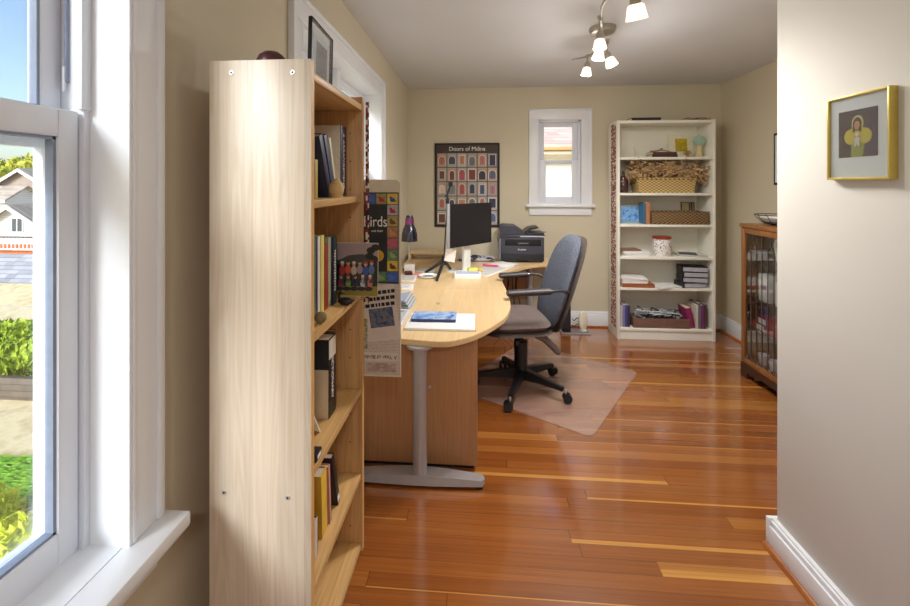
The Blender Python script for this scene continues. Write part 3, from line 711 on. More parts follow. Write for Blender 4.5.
# notice board fixed to the far end of the bookcase
nb = thing('notice_board', 'cream board hanging off the far end of the pale bookcase', 'notice board', (-.475, 1.541, .775))
r_ = .022
pl = [(-.185, 0), (.185, 0)] + [(.185 - r_ + r_ * math.cos(a * PI / 12), .725 - r_ + r_ * math.sin(a * PI / 12)) for a in range(7)] + [(-.185, .725)]
MB().prism(pl, 0, .006, C((214, 204, 182), .7), 'y').build('board', nb)
for zz in (.08, .36, .64): MB().box(-.05, .03, -.0058, 0.001, zz, zz + .03, M['paper']).build('mounting_pad', nb)
po = thing('bird_poster', 'dark bird guide poster with bright photo squares and white title', 'poster', (-.475, 1.540, 1.118))
def patch(mb, x0, x1, z0, z1, y, m): return mb.box(x0, x1, y - .0007, y, z0, z1, m)
mb = MB(); patch(mb, -.18, .178, 0, .335, 0, C((38, 40, 40), .5)); mb.build('sheet', po)
birds = [((40, 70, 140), (70, 110, 180)), ((120, 120, 60), (190, 40, 60)), ((196, 160, 60), (50, 90, 130)), ((150, 150, 150), (190, 30, 70)), ((150, 130, 70), (110, 80, 40)), ((150, 100, 60), (196, 150, 96)), ((150, 70, 80), (200, 90, 110)), ((70, 110, 70), (160, 170, 110)), ((196, 160, 40), (90, 60, 40))]
def birdpic(cx, cz, s, k):
    g_, b_ = birds[k % len(birds)]
    mb = MB(); patch(mb, cx - s / 2, cx + s / 2, cz - s / 2, cz + s / 2, -.0007, blotch('bird_ground_%d' % k, (g_, tuple(min(255, v + 40) for v in g_)), 60))
    for dx, dz, rx_, rz_ in ((0, -.1, .26, .2), (-.16, .12, .13, .13), (.22, -.2, .16, .07)):
        mb.prism([(cx + s * (dx + rx_ * math.cos(a * PI / 8)), cz + s * (dz + rz_ * math.sin(a * PI / 8))) for a in range(16)], -.0020, -.0014, C(b_, .5), 'y')
    mb.build('bird_picture', po)
k = 0
for i in range(5):
    birdpic(.155 - i * .0415 - .000, .311, .0385, (2, 1, 0, 3, 5)[i])
for i in range(7):
    birdpic(.155, .270 - i * .0410, .0385, 3 + i)
for i in range(1, 4): birdpic(.155 - i * .0415, .024, .0385, 5 + i * 2)
lettering('title', 'Birds', .056, M['inkwhite'], po, (.136, -.0008, .226), (PI / 2, 0, 0), 'RIGHT', squeeze=.78)
lettering('subtitle', 'and their', .012, M['inkwhite'], po, (.120, -.0008, .193), (PI / 2, 0, 0), 'RIGHT')
MB().prism([(.102 + .021 * math.cos(a * PI / 10), .102 + .021 * math.sin(a * PI / 10)) for a in range(20)], -.0016, -.0007, C((214, 168, 40), .5), 'y').build('seal', po)
npp = thing('newspaper_clipping', 'pinned newspaper sheets with bold headlines below the bird poster', 'newspaper', (-.475, 1.5400, .783))
mb = MB(); patch(mb, -.17, .183, 0, .345, 0, M['newsprint']); mb.build('sheet', npp)
mb = MB(); patch(mb, .02, .176, .05, .080, -.0007, M['news']); patch(mb, .06, .168, .010, .042, -.0007, bands('brown_print', ((176, 152, 138), (190, 168, 152), (166, 142, 130)), 'z', .006)); mb.build('column', npp)
lettering('headline', 'A Year of Birding', .019, M['ink'], npp, (.105, -.0016, .065), (PI / 2, PI, 0))
X = tr(.11, 0, .21) @ ry(-.14)
mb = MB()
mb.box(-.095, .066, -.0024, -.0014, -.085, .115, M['news'], X=X); mb.build('folded_page', npp)
mb = MB(); mb.box(-.040, .050, -.0032, -.0024, -.035, .035, blotch('blue_news_photo', ((40, 48, 78), (70, 86, 120), (120, 120, 120), (60, 50, 60)), 50), X=X); mb.build('news_photo', npp)
mb = MB()
for row, z in enumerate((.092, .070, .047)):
    x = -.088 + row * .006
    while x < .055:
        w_ = RND.uniform(.006, .018); mb.box(x, x + w_, -.0032, -.0024, z - .0065, z + .0065, M['ink'], X=X); x += w_ + .004
mb.build('headline', npp)
mb = MB(); patch(mb, .015, .062, .095, .205, -.0033, blotch('green_news_photo', ((60, 90, 40), (120, 130, 70), (200, 190, 160), (80, 60, 50)), 60)); mb.build('news_photo', npp)
tag(MB().box(-.006, .006, -.0015, .0015, 0, .74, bands('ribbon_pattern', ((110, 30, 36), (226, 214, 200), (36, 28, 34), (150, 60, 56), (230, 222, 210)), 'z', .009)).build('patterned_ribbon', None, (-.4135, 1.5375, 1.045)), 'narrow red and black patterned ribbon down the far corner of the bookcase', 'ribbon')
# group photograph
gp = thing('group_photograph', 'colour photograph of a hiking group propped on the second shelf', 'photograph', (-.432, 1.462, 1.0902), rot=(-.05, 0, 0))
mb = MB().box(-.076, .076, -.0006, .0006, 0, .186, M['paper']); mb.build('sheet', gp)
mb = MB()
def Q(x0, x1, z0, z1, d, m): mb.box(x0, x1, -.0006 - .0003 * d, -.0006 - .0003 * (d - 1), z0, z1, m)
Q(-.075, .075, .125, .185, 1, C((168, 148, 146), .4)); Q(-.075, .075, .035, .125, 1, C((44, 44, 36), .4)); Q(-.075, .075, .001, .035, 1, C((150, 136, 52), .4))
mb.prism([(-.075, .12), (-.03, .142), (.02, .147), (.075, .13), (.075, .11), (-.075, .11)], -.0012, -.0009, C((74, 76, 70), .4), 'y')
for dx, dz in ((.05, .16), (.06, .13), (.045, .14), (.066, .17), (.055, .115)): mb.prism([(dx + .016 * math.cos(a), dz + .012 * math.sin(a)) for a in [i * PI / 5 for i in range(10)]], -.0013, -.0009, C((40, 44, 36), .4), 'y')
mb.build('landscape', gp)
cl = [(186, 60, 60), (206, 90, 60), (196, 180, 160), (160, 150, 150), (70, 90, 160), (90, 120, 170), (150, 60, 90), (130, 170, 80), (60, 66, 100), (180, 190, 200), (196, 120, 110), (120, 110, 90)]
def mini(x, z, s, c, sit):
    mb = MB(); e = lambda cx, cz, a, b, y, m: mb.prism([(cx + a * math.cos(i * PI / 7), cz + b * math.sin(i * PI / 7)) for i in range(14)], y - .0004, y, m, 'y')
    e(x, z + .028 * s, .011 * s, .018 * s, -.0013, C(c, .5))
    if sit: e(x - .006 * s, z + .004, .017 * s, .009 * s, -.0015, C((52, 50, 62), .5))
    else: mb.box(x - .008 * s, x + .008 * s, -.0017, -.0013, z - .02 * s, z + .014 * s, C((70, 66, 74), .5))
    e(x, z + .052 * s, .0065 * s, .008 * s, -.0017, C((206, 160, 130), .5)); e(x, z + .058 * s, .0068 * s, .005 * s, -.0021, C(RND.choice(((220, 214, 200), (120, 80, 50), (190, 60, 60), (90, 70, 60))), .5))
    mb.build('person', gp)
for i in range(6): mini(-.052 + i * .021, .062 + .004 * (i % 2), .95, cl[i % 12], False)
for i in range(5): mini(-.056 + i * .026, .022, .85, cl[(i + 6) % 12], True)

# ------------------------------------------------------------------ desk
def smooth(pts, n=6, closed=False):
    out = []; m = len(pts)
    for i in range(m - 1):
        p0, p1, p2, p3 = pts[max(i - 1, 0)], pts[i], pts[i + 1], pts[min(i + 2, m - 1)]
        for k in range(n):
            t = k / n; out.append(tuple(0.5 * (2 * b + (c - a) * t + (2 * a - 5 * b + 4 * c - d) * t * t + (3 * b - a - 3 * c + d) * t ** 3) for a, b, c, d in zip(p0, p1, p2, p3)))
    out.append(tuple(pts[-1])); return out
DZ = .72
dsk = thing('corner_desk', 'large pale beech corner desk with rounded peninsula end', 'desk', (0, 0, 0))
edge = smooth([(-.74, 2.10), (-.46, 2.085), (-.195, 2.052), (-.09, 2.095), (.0, 2.19), (.085, 2.33), (.148, 2.47), (.187, 2.66), (.197, 2.84), (.190, 3.10), (.176, 3.40), (.190, 3.56), (.25, 3.74), (.365, 3.93), (.50, 4.075), (.68, 4.18)])
mb = MB().prism(edge + [(.70, 4.50), (-.74, 4.50)], DZ - .028, DZ, M['deskwood'], 'z', .0025)
mb.build('desktop', dsk)
MB().box(-.73, .183, 3.118, 3.121, DZ - .001, DZ + .0004, M['deskedge']).build('seam', dsk)
mb = MB().cyl((-.298, 2.10, .045), (-.298, 2.10, DZ - .03), .035, M['alu'], seg=28).cyl((-.298, 2.10, DZ - .04), (-.298, 2.10, DZ - .028), .07, M['alu'])
mb.build('leg', dsk)
ft = [(-.66, -.036), (-.30, -.046), (-.02, -.034), (.012, -.026), (.022, 0), (.012, .026), (-.02, .034), (-.30, .046), (-.66, .036)]
mb = MB(); b = bmesh.new()
tops = lambda x: .058 - .022 * min(1, abs(x + .30) / .34) ** 1.4
lo = [b.verts.new((x, 2.10 + y, .014)) for x, y in smooth(ft + ft[:1], 5)[:-1]]; hi = [b.verts.new((v.co.x, 2.10 + (v.co.y - 2.10) * .82, tops(v.co.x))) for v in lo]
n_ = len(lo); b.faces.new(lo[::-1])
for k in range(n_): b.faces.new((lo[k], lo[(k + 1) % n_], hi[(k + 1) % n_], hi[k]))
half = sorted(range(n_), key=lambda i: lo[i].co.x)
bmesh.ops.contextual_create(b, geom=hi)
mb._add(b, M['alu']); f = mb.build('foot', dsk)
MB().box(-.02, .014, 2.072, 2.128, 0, .016, M['matblack'], .003).box(-.65, -.61, 2.07, 2.13, 0, .016, M['matblack'], .003).build('glide', f)
mb = MB().cyl((.50, 4.33, .03), (.50, 4.33, DZ - .028), .03, M['alu']).box(.26, .66, 4.29, 4.37, 0, .03, M['alu'], .01); mb.build('leg', dsk)
MB().box(-.70, .55, 4.44, 4.455, .30, DZ - .03, M['pedwood']).build('modesty_panel', dsk)
MB().cyl((-.2705, 2.712, DZ), (-.2705, 2.712, DZ + .003), .014, M['steel']).build('cable_grommet', dsk)
pd = thing('desk_pedestal', 'brown veneered cabinet standing under the desk behind the metal leg', 'cabinet', (0, 0, 0))
MB().box(-.745, -.015, 2.20, 2.78, .028, DZ - .03, M['pedwood'], .002).build('body', pd)
MB().cyl((-.2615, 2.1995, .43), (-.2615, 2.196, .43), .009, M['steel']).build('lock', pd)
MB().box(-.73, -.035, 2.225, 2.76, 0, .028, M['matblack']).build('plinth', pd)

# ---- things on the desk
Z = DZ + .0004
pp = tag(MB().box(-.185, .185, -.135, .135, 0, .012, M['paper'], .001).box(.165, .19, -.13, .12, 0, .008, C((214, 176, 130), .6)).build('paper_stack', None, (-.212, 2.335, Z), (0, 0, .01)), 'stack of white papers under the blue booklet at the desk front', 'papers')
bl = tag(MB().box(-.122, .122, -.072, .072, 0, .003, C((40, 52, 100), .35)).box(-.121, .121, -.070, .071, .003, .013, M['paper']).box(-.122, .122, -.072, .072, .013, .016, blotch('blue_cover', ((70, 110, 190), (120, 160, 220), (180, 206, 236), (60, 90, 170)), 16, .35)).box(-.122, -.12, -.072, .072, 0, .016, C((40, 52, 100), .35)).box(-.122, .122, -.0735, -.072, 0, .016, C((40, 52, 100), .35)).build('booklet', None, (-.255, 2.375, Z + .0124), (0, 0, .02)), 'blue illustrated booklet lying on white papers at the desk front', 'booklet')
nbk = tag(MB().box(-.10, .10, -.26, .26, 0, .016, M['paper'], .002).build('open_ring_binder', None, (-.515, 2.50, Z), (0, 0, 0)), 'open ring binder with blue-grey pages at the left of the desk front', 'binder')
MB().box(-.085, .085, -.24, .0, .016, .0168, blotch('grey_blue_page', ((110, 130, 160), (200, 206, 214), (70, 80, 96)), 26)).build('printed_page', nbk)
mb = MB()
for k in range(22): mb.tube([(.095 + .012 * math.cos(a), -.25 + k * .0235, .014 + .012 * math.sin(a)) for a in [i * PI / 6 for i in range(8)]], .0016, M['steel'], 5)
mb.build('rings', nbk)
mb = MB()
for k in range(7): mb.box(-.10, .098 - .004 * k, .02, .25, .0165, .0178, M['paper2'] if k % 2 else C((150, 164, 190), .6), X=tr(.0, .0, .0006 * k) @ tr(-.1, 0, .0165) @ ry(-.045 * k) @ tr(.1, 0, -.0165))
mb.build('page_fan', nbk)
def sheet(name, label, cat, x, y, w_, d_, h, a, m, top=None, group=None):
    mb = MB().box(-w_ / 2, w_ / 2, -d_ / 2, d_ / 2, 0, h, m, min(.001, h / 3))
    o = tag(mb.build(name, None, (x, y, Z), (0, 0, a)), label, cat, group)
    if top: MB().box(-w_ / 2 + .012, w_ / 2 - .012, -d_ / 2 + .012, d_ / 2 - .012, h, h + .0006, top).build('print', o)
    return o
sheet('note_card', 'white card with blue scribbles at the left desk edge', 'card', -.585, 3.10, .19, .15, .012, .1, M['paper'], blotch('blue_scribble', ((236, 236, 236), (236, 236, 236), (120, 140, 190)), 60))
sheet('writing_pad', 'white writing pad with dark edge in front of the white box', 'pad', -.61, 3.38, .20, .20, .014, .06, M['paper'], M['print'])
sheet('loose_papers', 'loose white papers at the back left of the round dish', 'papers', -.475, 3.745, .16, .12, .004, -.1, M['paper'], M['print'])
ds = thing('round_dish', 'white round dish on the desk left of the tripod legs', 'dish', (-.425, 3.47, Z)); ds.scale = (.78, .78, .9)
MB().lathe([(.0, .004), (.062, .004), (.092, .022), (.098, .024), (.094, .013), (.068, 0), (0, 0)], (0, 0, 0), M['paper']).build('dish', ds)
MB().lathe([(.028, .006), (.055, .007), (.055, .014), (.028, .014), (.028, .006)], (0, 0, 0), C((120, 140, 160), .5)).build('roll', ds)
wb = sheet('boxed_book', 'white boxed book with pink and blue cover in front of the monitor foot', 'book', -.10, 3.514, .215, .14, .034, .02, M['paper'], blotch('pastel_cover', ((214, 190, 206), (150, 170, 214), (220, 224, 234), (206, 120, 160)), 40))
o = sheet('sticky_note_pad', 'yellow sticky note pad on the monitor foot', 'note pad', -.065, 3.668, .08, .06, .03, .3, C((228, 226, 110), .6)); o.location.z += .0145
sheet('paper_sheets', 'small pile of white sheets between the tripod and the monitor foot', 'papers', -.235, 3.76, .12, .14, .006, .35, M['paper2'], M['print'])
sheet('paper_sheets', 'spread of white sheets along the desk edge beside the monitor', 'papers', .10, 3.82, .22, .52, .006, -.52, M['paper'], M['print'])
sheet('paper_sheets', 'fan of white sheets in front of the black printer', 'papers', .22, 4.06, .22, .22, .004, -.7, M['paper']).location.z += .0066
o = tag(MB().cyl((-.07, 0, .008), (.07, 0, .008), .008, C((220, 60, 120), .4)).cyl((.07, 0, .008), (.082, 0, .008), .004, C((220, 60, 120), .4)).build('pink_marker', None, (.095, 3.93, Z + .012), (0, 0, -.25)), 'pink marker pen lying on the papers beside the monitor', 'pen')
tag(MB().ball((0, 0, .02), .02, C((226, 176, 50), .5), 1.1, 1, .9).build('yellow_eraser', None, (.0, 3.685, Z)), 'small round yellow eraser right of the boxed book', 'eraser')
o = tag(MB().cyl((-.05, 0, .007), (.05, 0, .007), .007, C((226, 130, 150), .5)).build('pink_pen', None, (-.525, 3.555, Z), (0, 0, .7)), 'pink pen in front of the white box on the left', 'pen')
tag(MB().box(-.045, .045, -.035, .035, 0, .075, M['paper'], .004).build('white_box', None, (-.605, 3.63, Z), (0, 0, .1)), 'small white box below the desk lamp', 'box')
tag(MB().box(-.032, .032, -.022, .022, 0, .03, C((84, 34, 44), .4), .006, X=rx(.3) @ tr(0, 0, .006)).build('maroon_case', None, (-.60, 3.53, Z), (0, 0, .4)), 'dark maroon case leaning in front of the white box', 'case')
# desk lamp
lp = thing('desk_lamp', 'small desk lamp with dark metal bell shade at the left edge', 'lamp', (-.63, 3.74, Z))
MB().cyl((0, 0, 0), (0, 0, .018), .055, M['black'], bev=.004).build('base', lp)
MB().tube(smooth([(0, 0, .015), (.0, 0, .12), (.004, 0, .2), (-.02, .02, .36), (-.02, .02, .47)]), .007, M['chrome']).build('stem', lp)
M['lampmetal'] = plain('lamp_dark_metal', (84, 84, 96), .2, .85, .05)
sh = MB().lathe([(.0, .23), (.026, .228), (.036, .2), (.041, .14), (.056, .11), (.069, .06), (.072, .0), (.067, .0), (.062, .06), (.038, .12)], (0, 0, 0), M['lampmetal'], X=tr(.005, 0, .262)).build('shade', lp)
MB().lathe([(.0362, .205), (.0416, .15)], (.005, 0, .262), plain('lamp_violet_reflection', (150, 80, 130), .25, .6)).build('band', sh)  # pinkish reflection on the metal shade, painted as a ring
MB().ball((.005, 0, .30), .024, M['paper']).build('bulb', lp)
# low wooden ledge at the back
tag(MB().box(-.20, .20, -.10, .10, .055, .072, M['deskwood'], .002).box(-.20, -.182, -.09, .09, 0, .055, M['deskwood']).box(.182, .2, -.09, .09, 0, .055, M['deskwood']).build('desk_riser', None, (-.52, 4.38, Z)), 'low wooden riser shelf at the back left corner of the desk', 'shelf')
# tripod with tall thin pole
tp = thing('desk_tripod', 'black tabletop tripod with a tall thin pole beside the monitor', 'tripod', (-.305, 3.60, Z + .002))
for ax, ay in ((-.16, .02), (-.035, -.27), (.04, .19)):
    MB().cyl((ax, ay, .008), (ax * .12, ay * .12, .105), .012, M['black'], .014, 10).ball((ax, ay, .009), .009, M['black'], seg=10).build('leg', tp)
MB().cyl((0, 0, .08), (0, 0, .14), .022, M['black'], seg=14, bev=.003).ball((0, 0, .15), .018, M['black']).build('hub', tp)
MB().cyl((0, 0, .13), (.028, 0, .64), .0055, M['charcoal2'], seg=10).build('pole', tp)
cp = MB().box(.014, .044, -.015, .015, .60, .645, M['black'], .004).tube([(.03, 0, .64), (.028, 0, .68), (.04, 0, .71), (.052, 0, .755)], .009, M['black']).box(.036, .074, -.012, .012, .745, .79, M['black'], .004).ball((.02, 0, .665), .012, M['black'])
cp.build('clamp_head', tp)
lettering_card = MB().box(-.045, .045, -.0015, .0015, 0, .145, C((226, 214, 202), .7)).build('clipped_card', tp, (.048, -.03, .112), (-.18, .18, .2)); lettering_card['label'] = 'white card clipped to the tripod hub'
# monitor
mo = thing('monitor', 'black computer monitor with silver edge turned towards the chair', 'monitor', (-.085, 3.715, Z), math.radians(50))
MB().box(-.28, .28, -.014, -.004, .235, .60, M['matblack'], .003).box(-.26, .26, -.004, .03, .25, .585, M['charcoal2'], .012).build('housing', mo)
MB().box(-.270, .277, -.0155, -.013, .241, .597, M['screen']).build('screen', mo)
MB().box(-.287, -.274, -.020, .008, .232, .603, M['alu'], .002).build('bezel', mo)
MB().box(-.045, .045, .032, .062, .012, .42, M['paper'], .008).build('stand', mo)
MB().box(-.09, .09, -.075, .08, 0, .014, M['paper'], .005).build('base', mo)
# cables on the desk
def squiggle(c, r, n, z, rad, seed):
    q = random.Random(seed); pts = []
    for i in range(n): pts.append((c[0] + q.uniform(-r[0], r[0]), c[1] + q.uniform(-r[1], r[1]), z + rad + abs(q.gauss(0, 1)) * r[2]))
    return smooth(pts, 6)
mb = MB()
for k in range(8): mb.tube(squiggle((0, 0), (.19, .07, .022), 9, 0, .0035, 30 + k), .004, (M['cable'], C((206, 202, 206), .5), C((70, 60, 90), .5))[k % 3], 6)
tag(mb.build('cable_pile', None, (-.04, 4.28, Z)), 'pile of dark cables on the desk behind the monitor', 'cables')
mb = MB()
for k in range(7):
    q = random.Random(60 + k); x = .16 + .04 * k; mb.tube(smooth([(x, 4.24, .685), (x + q.uniform(-.05, .05), 4.23, .5), (x + q.uniform(-.06, .06), 4.21, .3), (x + q.uniform(-.07, .07), 4.20, .12), (x + q.uniform(-.08, .08), 4.20, .012)]), .005, M['cable'], 6)
tag(mb.build('hanging_cables'), 'tangle of black cables hanging below the desk behind the chair', 'cables')
# printer
pr = thing('printer', 'black laser printer with scanner lid at the right end of the desk', 'printer', (.41, 4.20, Z))
CH, C2 = M['charcoal'], M['charcoal2']
MB().box(-.205, .215, 0, .27, .012, .245, CH, .008).box(-.19, .20, .02, .26, 0, .015, M['matblack']).build('body', pr)
mb = MB().box(-.165, .185, -.004, .01, .165, .228, M['matblack'], .004); mb.build('output_slot', pr)
MB().box(-.045, .07, -.008, .006, .172, .20, C2, .004).box(-.035, .06, -.0095, -.008, .186, .19, C((150, 150, 154), .4)).build('slot_handle', pr)
MB().box(-.20, .21, -.006, .02, .02, .095, C2, .005).box(-.05, .06, -.009, 0, .018, .036, M['matblack'], .003).build('paper_cassette', pr)
lettering('brand_lettering', 'brother', .026, M['inkwhite'], pr, (.0, -.0008, .128), (PI / 2, 0, 0), depth=.0008)
MB().box(-.215, .225, -.005, .29, .248, .272, CH, .008).box(-.02, .222, -.012, .02, .25, .262, C((190, 190, 200), .3), .003).build('scanner_body', pr)
MB().prism([(-.235, .20), (-.215, .272), (-.215, .345), (-.18, .362), (-.06, .355), (.02, .30), (.03, .272), (-.19, .272)], -.01, .28, CH, 'y', .006).build('document_feeder', pr)
MB().prism([(.0, .278), (.08, .335), (.16, .348), (.165, .335), (.09, .318), (.05, .278)], .03, .26, M['charcoal2'], 'y', .003).build('feeder_tray', pr)
MB().box(.04, .215, .0, .27, .273, .292, C2, .006).box(.20, .245, .1, .12, .287, .292, M['matblack']).build('scanner_lid', pr)
MB().box(-.225, -.205, .0, .24, .02, .25, C((120, 120, 132), .4), .006).build('side_trim', pr)

# ------------------------------------------------------------------ office chair on its mat
ch = thing('office_chair', 'blue-grey upholstered swivel chair on five black castor legs', 'chair', (.297, 3.139, .0042), math.radians(-80))
A0 = math.radians(-34.9 + 80)
for k in range(5):
    X = rz(A0 + k * 2 * PI / 5)
    mb = MB(); b = bmesh.new(); secs = []
    for r, w_, z0, z1 in ((.0, .034, .070, .15), (.05, .034, .072, .142), (.16, .027, .078, .124), (.27, .022, .074, .106), (.33, .019, .070, .098)):
        secs.append([b.verts.new(p) for p in ((r, -w_, z0), (r, w_, z0), (r, w_ * .75, z1), (r, -w_ * .75, z1))])
    for s0, s1 in zip(secs, secs[1:]):
        for i in range(4): b.faces.new((s0[i], s0[(i + 1) % 4], s1[(i + 1) % 4], s1[i]))
    b.faces.new(secs[0][::-1]); b.faces.new(secs[-1]); bmesh.ops.bevel(b, geom=list(b.edges), offset=.004, segments=2, affect='EDGES')
    mb._add(b, M['black'], X); leg = mb.build('leg', ch)
    sw = X @ tr(.344, 0, 0) @ rz(.6 + k * 1.1)
    mb = MB()
    for s in (-1, 1): mb.cyl((.012, s * .006, .0305), (.012, s * .030, .0305), .0305, M['black'], bev=.005, X=sw)
    mb.box(-.008, .02, -.007, .007, .03, .065, M['black'], .003, X=sw).cyl((0, 0, .05), (0, 0, .085), .008, M['steel'], X=sw)
    mb.build('caster', leg)
MB().cyl((0, 0, .07), (0, 0, .16), .056, M['black'], .046, bev=.004).build('hub', ch)
MB().cyl((0, 0, .15), (0, 0, .34), .046, M['black'], .050, bev=.004).cyl((0, 0, .34), (0, 0, .42), .02, M['charcoal2']).build('gas_column', ch)
MB().box(-.08, .08, -.12, .10, .405, .45, M['black'], .01).build('tilt_mechanism', ch)
MB().cyl((.08, -.07, .43), (.23, -.09, .415), .006, M['black']).box(.20, .25, -.105, -.075, .40, .43, M['black'], .008).build('lever', ch)
def seat_f(p):
    q = p.copy(); q.y -= .022 * max(0, 1 - (abs(p.x) / .25) ** 2) * (1 if p.y < 0 else 0) * .0
    d = max(0, -p.z - .12); return Vector((q.x, q.y + d * d * 1.1, q.z))
MB().pillow(.50, .48, .09, M['seatfab'], seat_f, e=4.5, X=tr(0, -.06, .508) @ rx(-PI / 2) ).build('seat', ch)
MB().pillow(.515, .495, .03, M['shell'], None, e=4.5, flat=8, X=tr(0, -.06, .455) @ rx(-PI / 2)).build('seat_shell', ch)
def back_f(p):
    w_ = 1 - .10 * max(0, p.z / .36) - .05 * max(0, -p.z / .36)
    bow = .30 * p.x ** 2
    return Vector((p.x * w_, p.y - bow + .10 * (p.z - .05) ** 2, p.z))
BXm = tr(0, .285, .778) @ rx(-math.radians(19.5))
MB().pillow(.47, .70, .075, M['fabric'], back_f, e=3.6, rings=10, seg=64, X=BXm).build('backrest', ch)
def shell_f(p): q = back_f(p); q.y += .047; return q
MB().pillow(.485, .715, .03, M['shell'], shell_f, e=3.6, rings=9, seg=64, flat=8, X=BXm).build('back_shell', ch)
MB().tube(smooth([(0, .05, .425), (0, .20, .40), (.0, .285, .45), (0, .34, .60), (0, .40, .80)]), .02, M['shell'], 10).build('back_bar', ch)
MB().tube(smooth([(.17, .06, .442), (.18, .12, .41), (.185, .18, .355), (.19, .205, .325)]), .026, M['shell'], 10, taper=.022).ball((.19, .207, .323), .0225, M['shell']).build('recline_lever', ch)
for s, y0 in ((1, -.17), (-1, -.10)):
    mb = MB().cyl((s * .275, y0, .755), (s * .275, .13, .765), .026, M['armblack'], .028, 16, .008, X=tr(s * .275, 0, .76) @ Matrix.Diagonal((1.25, 1, .85, 1)) @ tr(-s * .275, 0, -.76))
    mb.cyl((s * .275, .12, .763), (s * .275, .165, .764), .0085, M['alu'], seg=12); mb.build('armrest', ch)
    MB().tube(smooth([(s * .275, .10, .757), (s * .275, .17, .764), (s * .262, .225, .758), (s * .235, .262, .74), (s * .20, .285, .73)]), .010, M['armblack'], 10).build('arm_bracket', ch)
# mat
ang = math.atan2(.927, .594); c0 = Vector((.653, 2.544)); u = Vector((.594, .927)).normalized(); v = Vector((-.927, .594)).normalized()
L1, L2 = 1.10, 1.02; rr = .055
def rrect(w_, h_, r, n=6):
    P = []
    for cx, cy, a0 in ((w_ - r, r, -90), (w_ - r, h_ - r, 0), (r, h_ - r, 90), (r, r, 180)):
        for k in range(n + 1):
            a = math.radians(a0 + 90 * k / n); P.append((cx + r * math.cos(a), cy + r * math.sin(a)))
    return P
P = [tuple(c0 + u * a + v * b_) for a, b_ in rrect(L1, L2, rr)]
cm = Vector((sum(p[0] for p in P) / len(P), sum(p[1] for p in P) / len(P)))
tag(MB().prism([(p[0] - cm.x, p[1] - cm.y) for p in P], 0, .0036, M['vinylmat'], 'z', .001).build('chair_mat', None, (cm.x, cm.y, .0005)), 'hazy translucent plastic mat lying under the swivel chair', 'mat')
mt = [o_ for o_ in COL.objects if o_.name == 'chair_mat'][0]
MB().tube([(p[0] - cm.x, p[1] - cm.y, .002) for p in P + P[:1]], .0022, M['matrim'], 6).build('rim', mt)
# things on the floor behind the chair
tag(MB().box(-.15, .14, -.07, .07, 0, .014, C((150, 150, 156), .5), .004).box(-.14, .13, -.06, .06, .0139, .016, C((120, 120, 126), .5)).build('grey_tray', None, (.955, 4.36, 0)), 'flat grey tray on the floor behind the swivel chair', 'tray')
tag(MB().box(-.04, .04, -.06, .05, 0, .30, M['black'], .008).box(-.03, .03, -.0615, -.06, .05, .26, M['charcoal2']).build('black_box', None, (.86, 4.36, .0164)), 'upright black box on the grey tray behind the chair', 'box')
fn = thing('oval_device', 'small white oval device on the grey tray near the baseboard', 'device', (1.03, 4.36, .0164), .35)
MB().lathe([(0, .022), (.035, .022), (.048, .014), (.05, 0), (.048, -.014), (.035, -.022), (0, -.022)], (0, 0, 0), C((232, 226, 208), .45), X=tr(0, 0, .10) @ Matrix.Diagonal((1, 1, 1.85, 1)) @ rx(PI / 2)).build('housing', fn)
MB().box(-.03, .03, -.03, .03, 0, .014, C((226, 220, 204), .45), .004).build('foot', fn)
mb = MB()
for k in range(3): mb.tube(smooth([(-.02, .0, .06 + .03 * k), (-.06, .01, .07 + .03 * k), (-.10, .0, .05 + .03 * k), (-.118, .0, .07 + .03 * k)]), .004, M['steel'] if k == 1 else M['cable'], 6)
mb.build('cable', fn)
# ------------------------------------------------------------------ poster on the end wall
ps = thing('framed_poster', 'black framed poster of arched doors in a grid on the end wall', 'poster', (-.138, FY, 1.033))
PW, PH = .69, .894
mb = MB()
for a, b, c, d in ((-PW / 2, -PW / 2 + .014, 0, PH), (PW / 2 - .014, PW / 2, 0, PH), (-PW / 2, PW / 2, 0, .014), (-PW / 2, PW / 2, PH - .014, PH)): mb.box(a, b, -.018, 0, c, d, M['matblack'], .001)
mb.build('frame', ps)
mb = MB().box(-PW / 2 + .012, PW / 2 - .012, -.008, -.001, .012, PH - .012, C((66, 52, 46), .6))
pal = [(206, 178, 158), (196, 190, 184), (214, 186, 156), (190, 190, 188), (196, 180, 170), (150, 150, 168), (212, 206, 198), (200, 188, 176), (206, 198, 192), (196, 176, 164)]
dpal = [(176, 110, 90), (64, 76, 84), (186, 130, 100), (104, 116, 118), (176, 116, 112), (50, 56, 84), (110, 72, 62), (112, 70, 72), (168, 84, 88), (124, 62, 62), (60, 52, 62), (92, 100, 140), (214, 198, 186), (120, 130, 120), (164, 86, 88), (60, 62, 74), (60, 84, 120), (170, 120, 130)]
x0, cw = -PW / 2 + .022, (PW - .044) / 6
z1, rh = PH - .105, (PH - .105 - .022) / 5
rr_ = random.Random(5)
pics = []
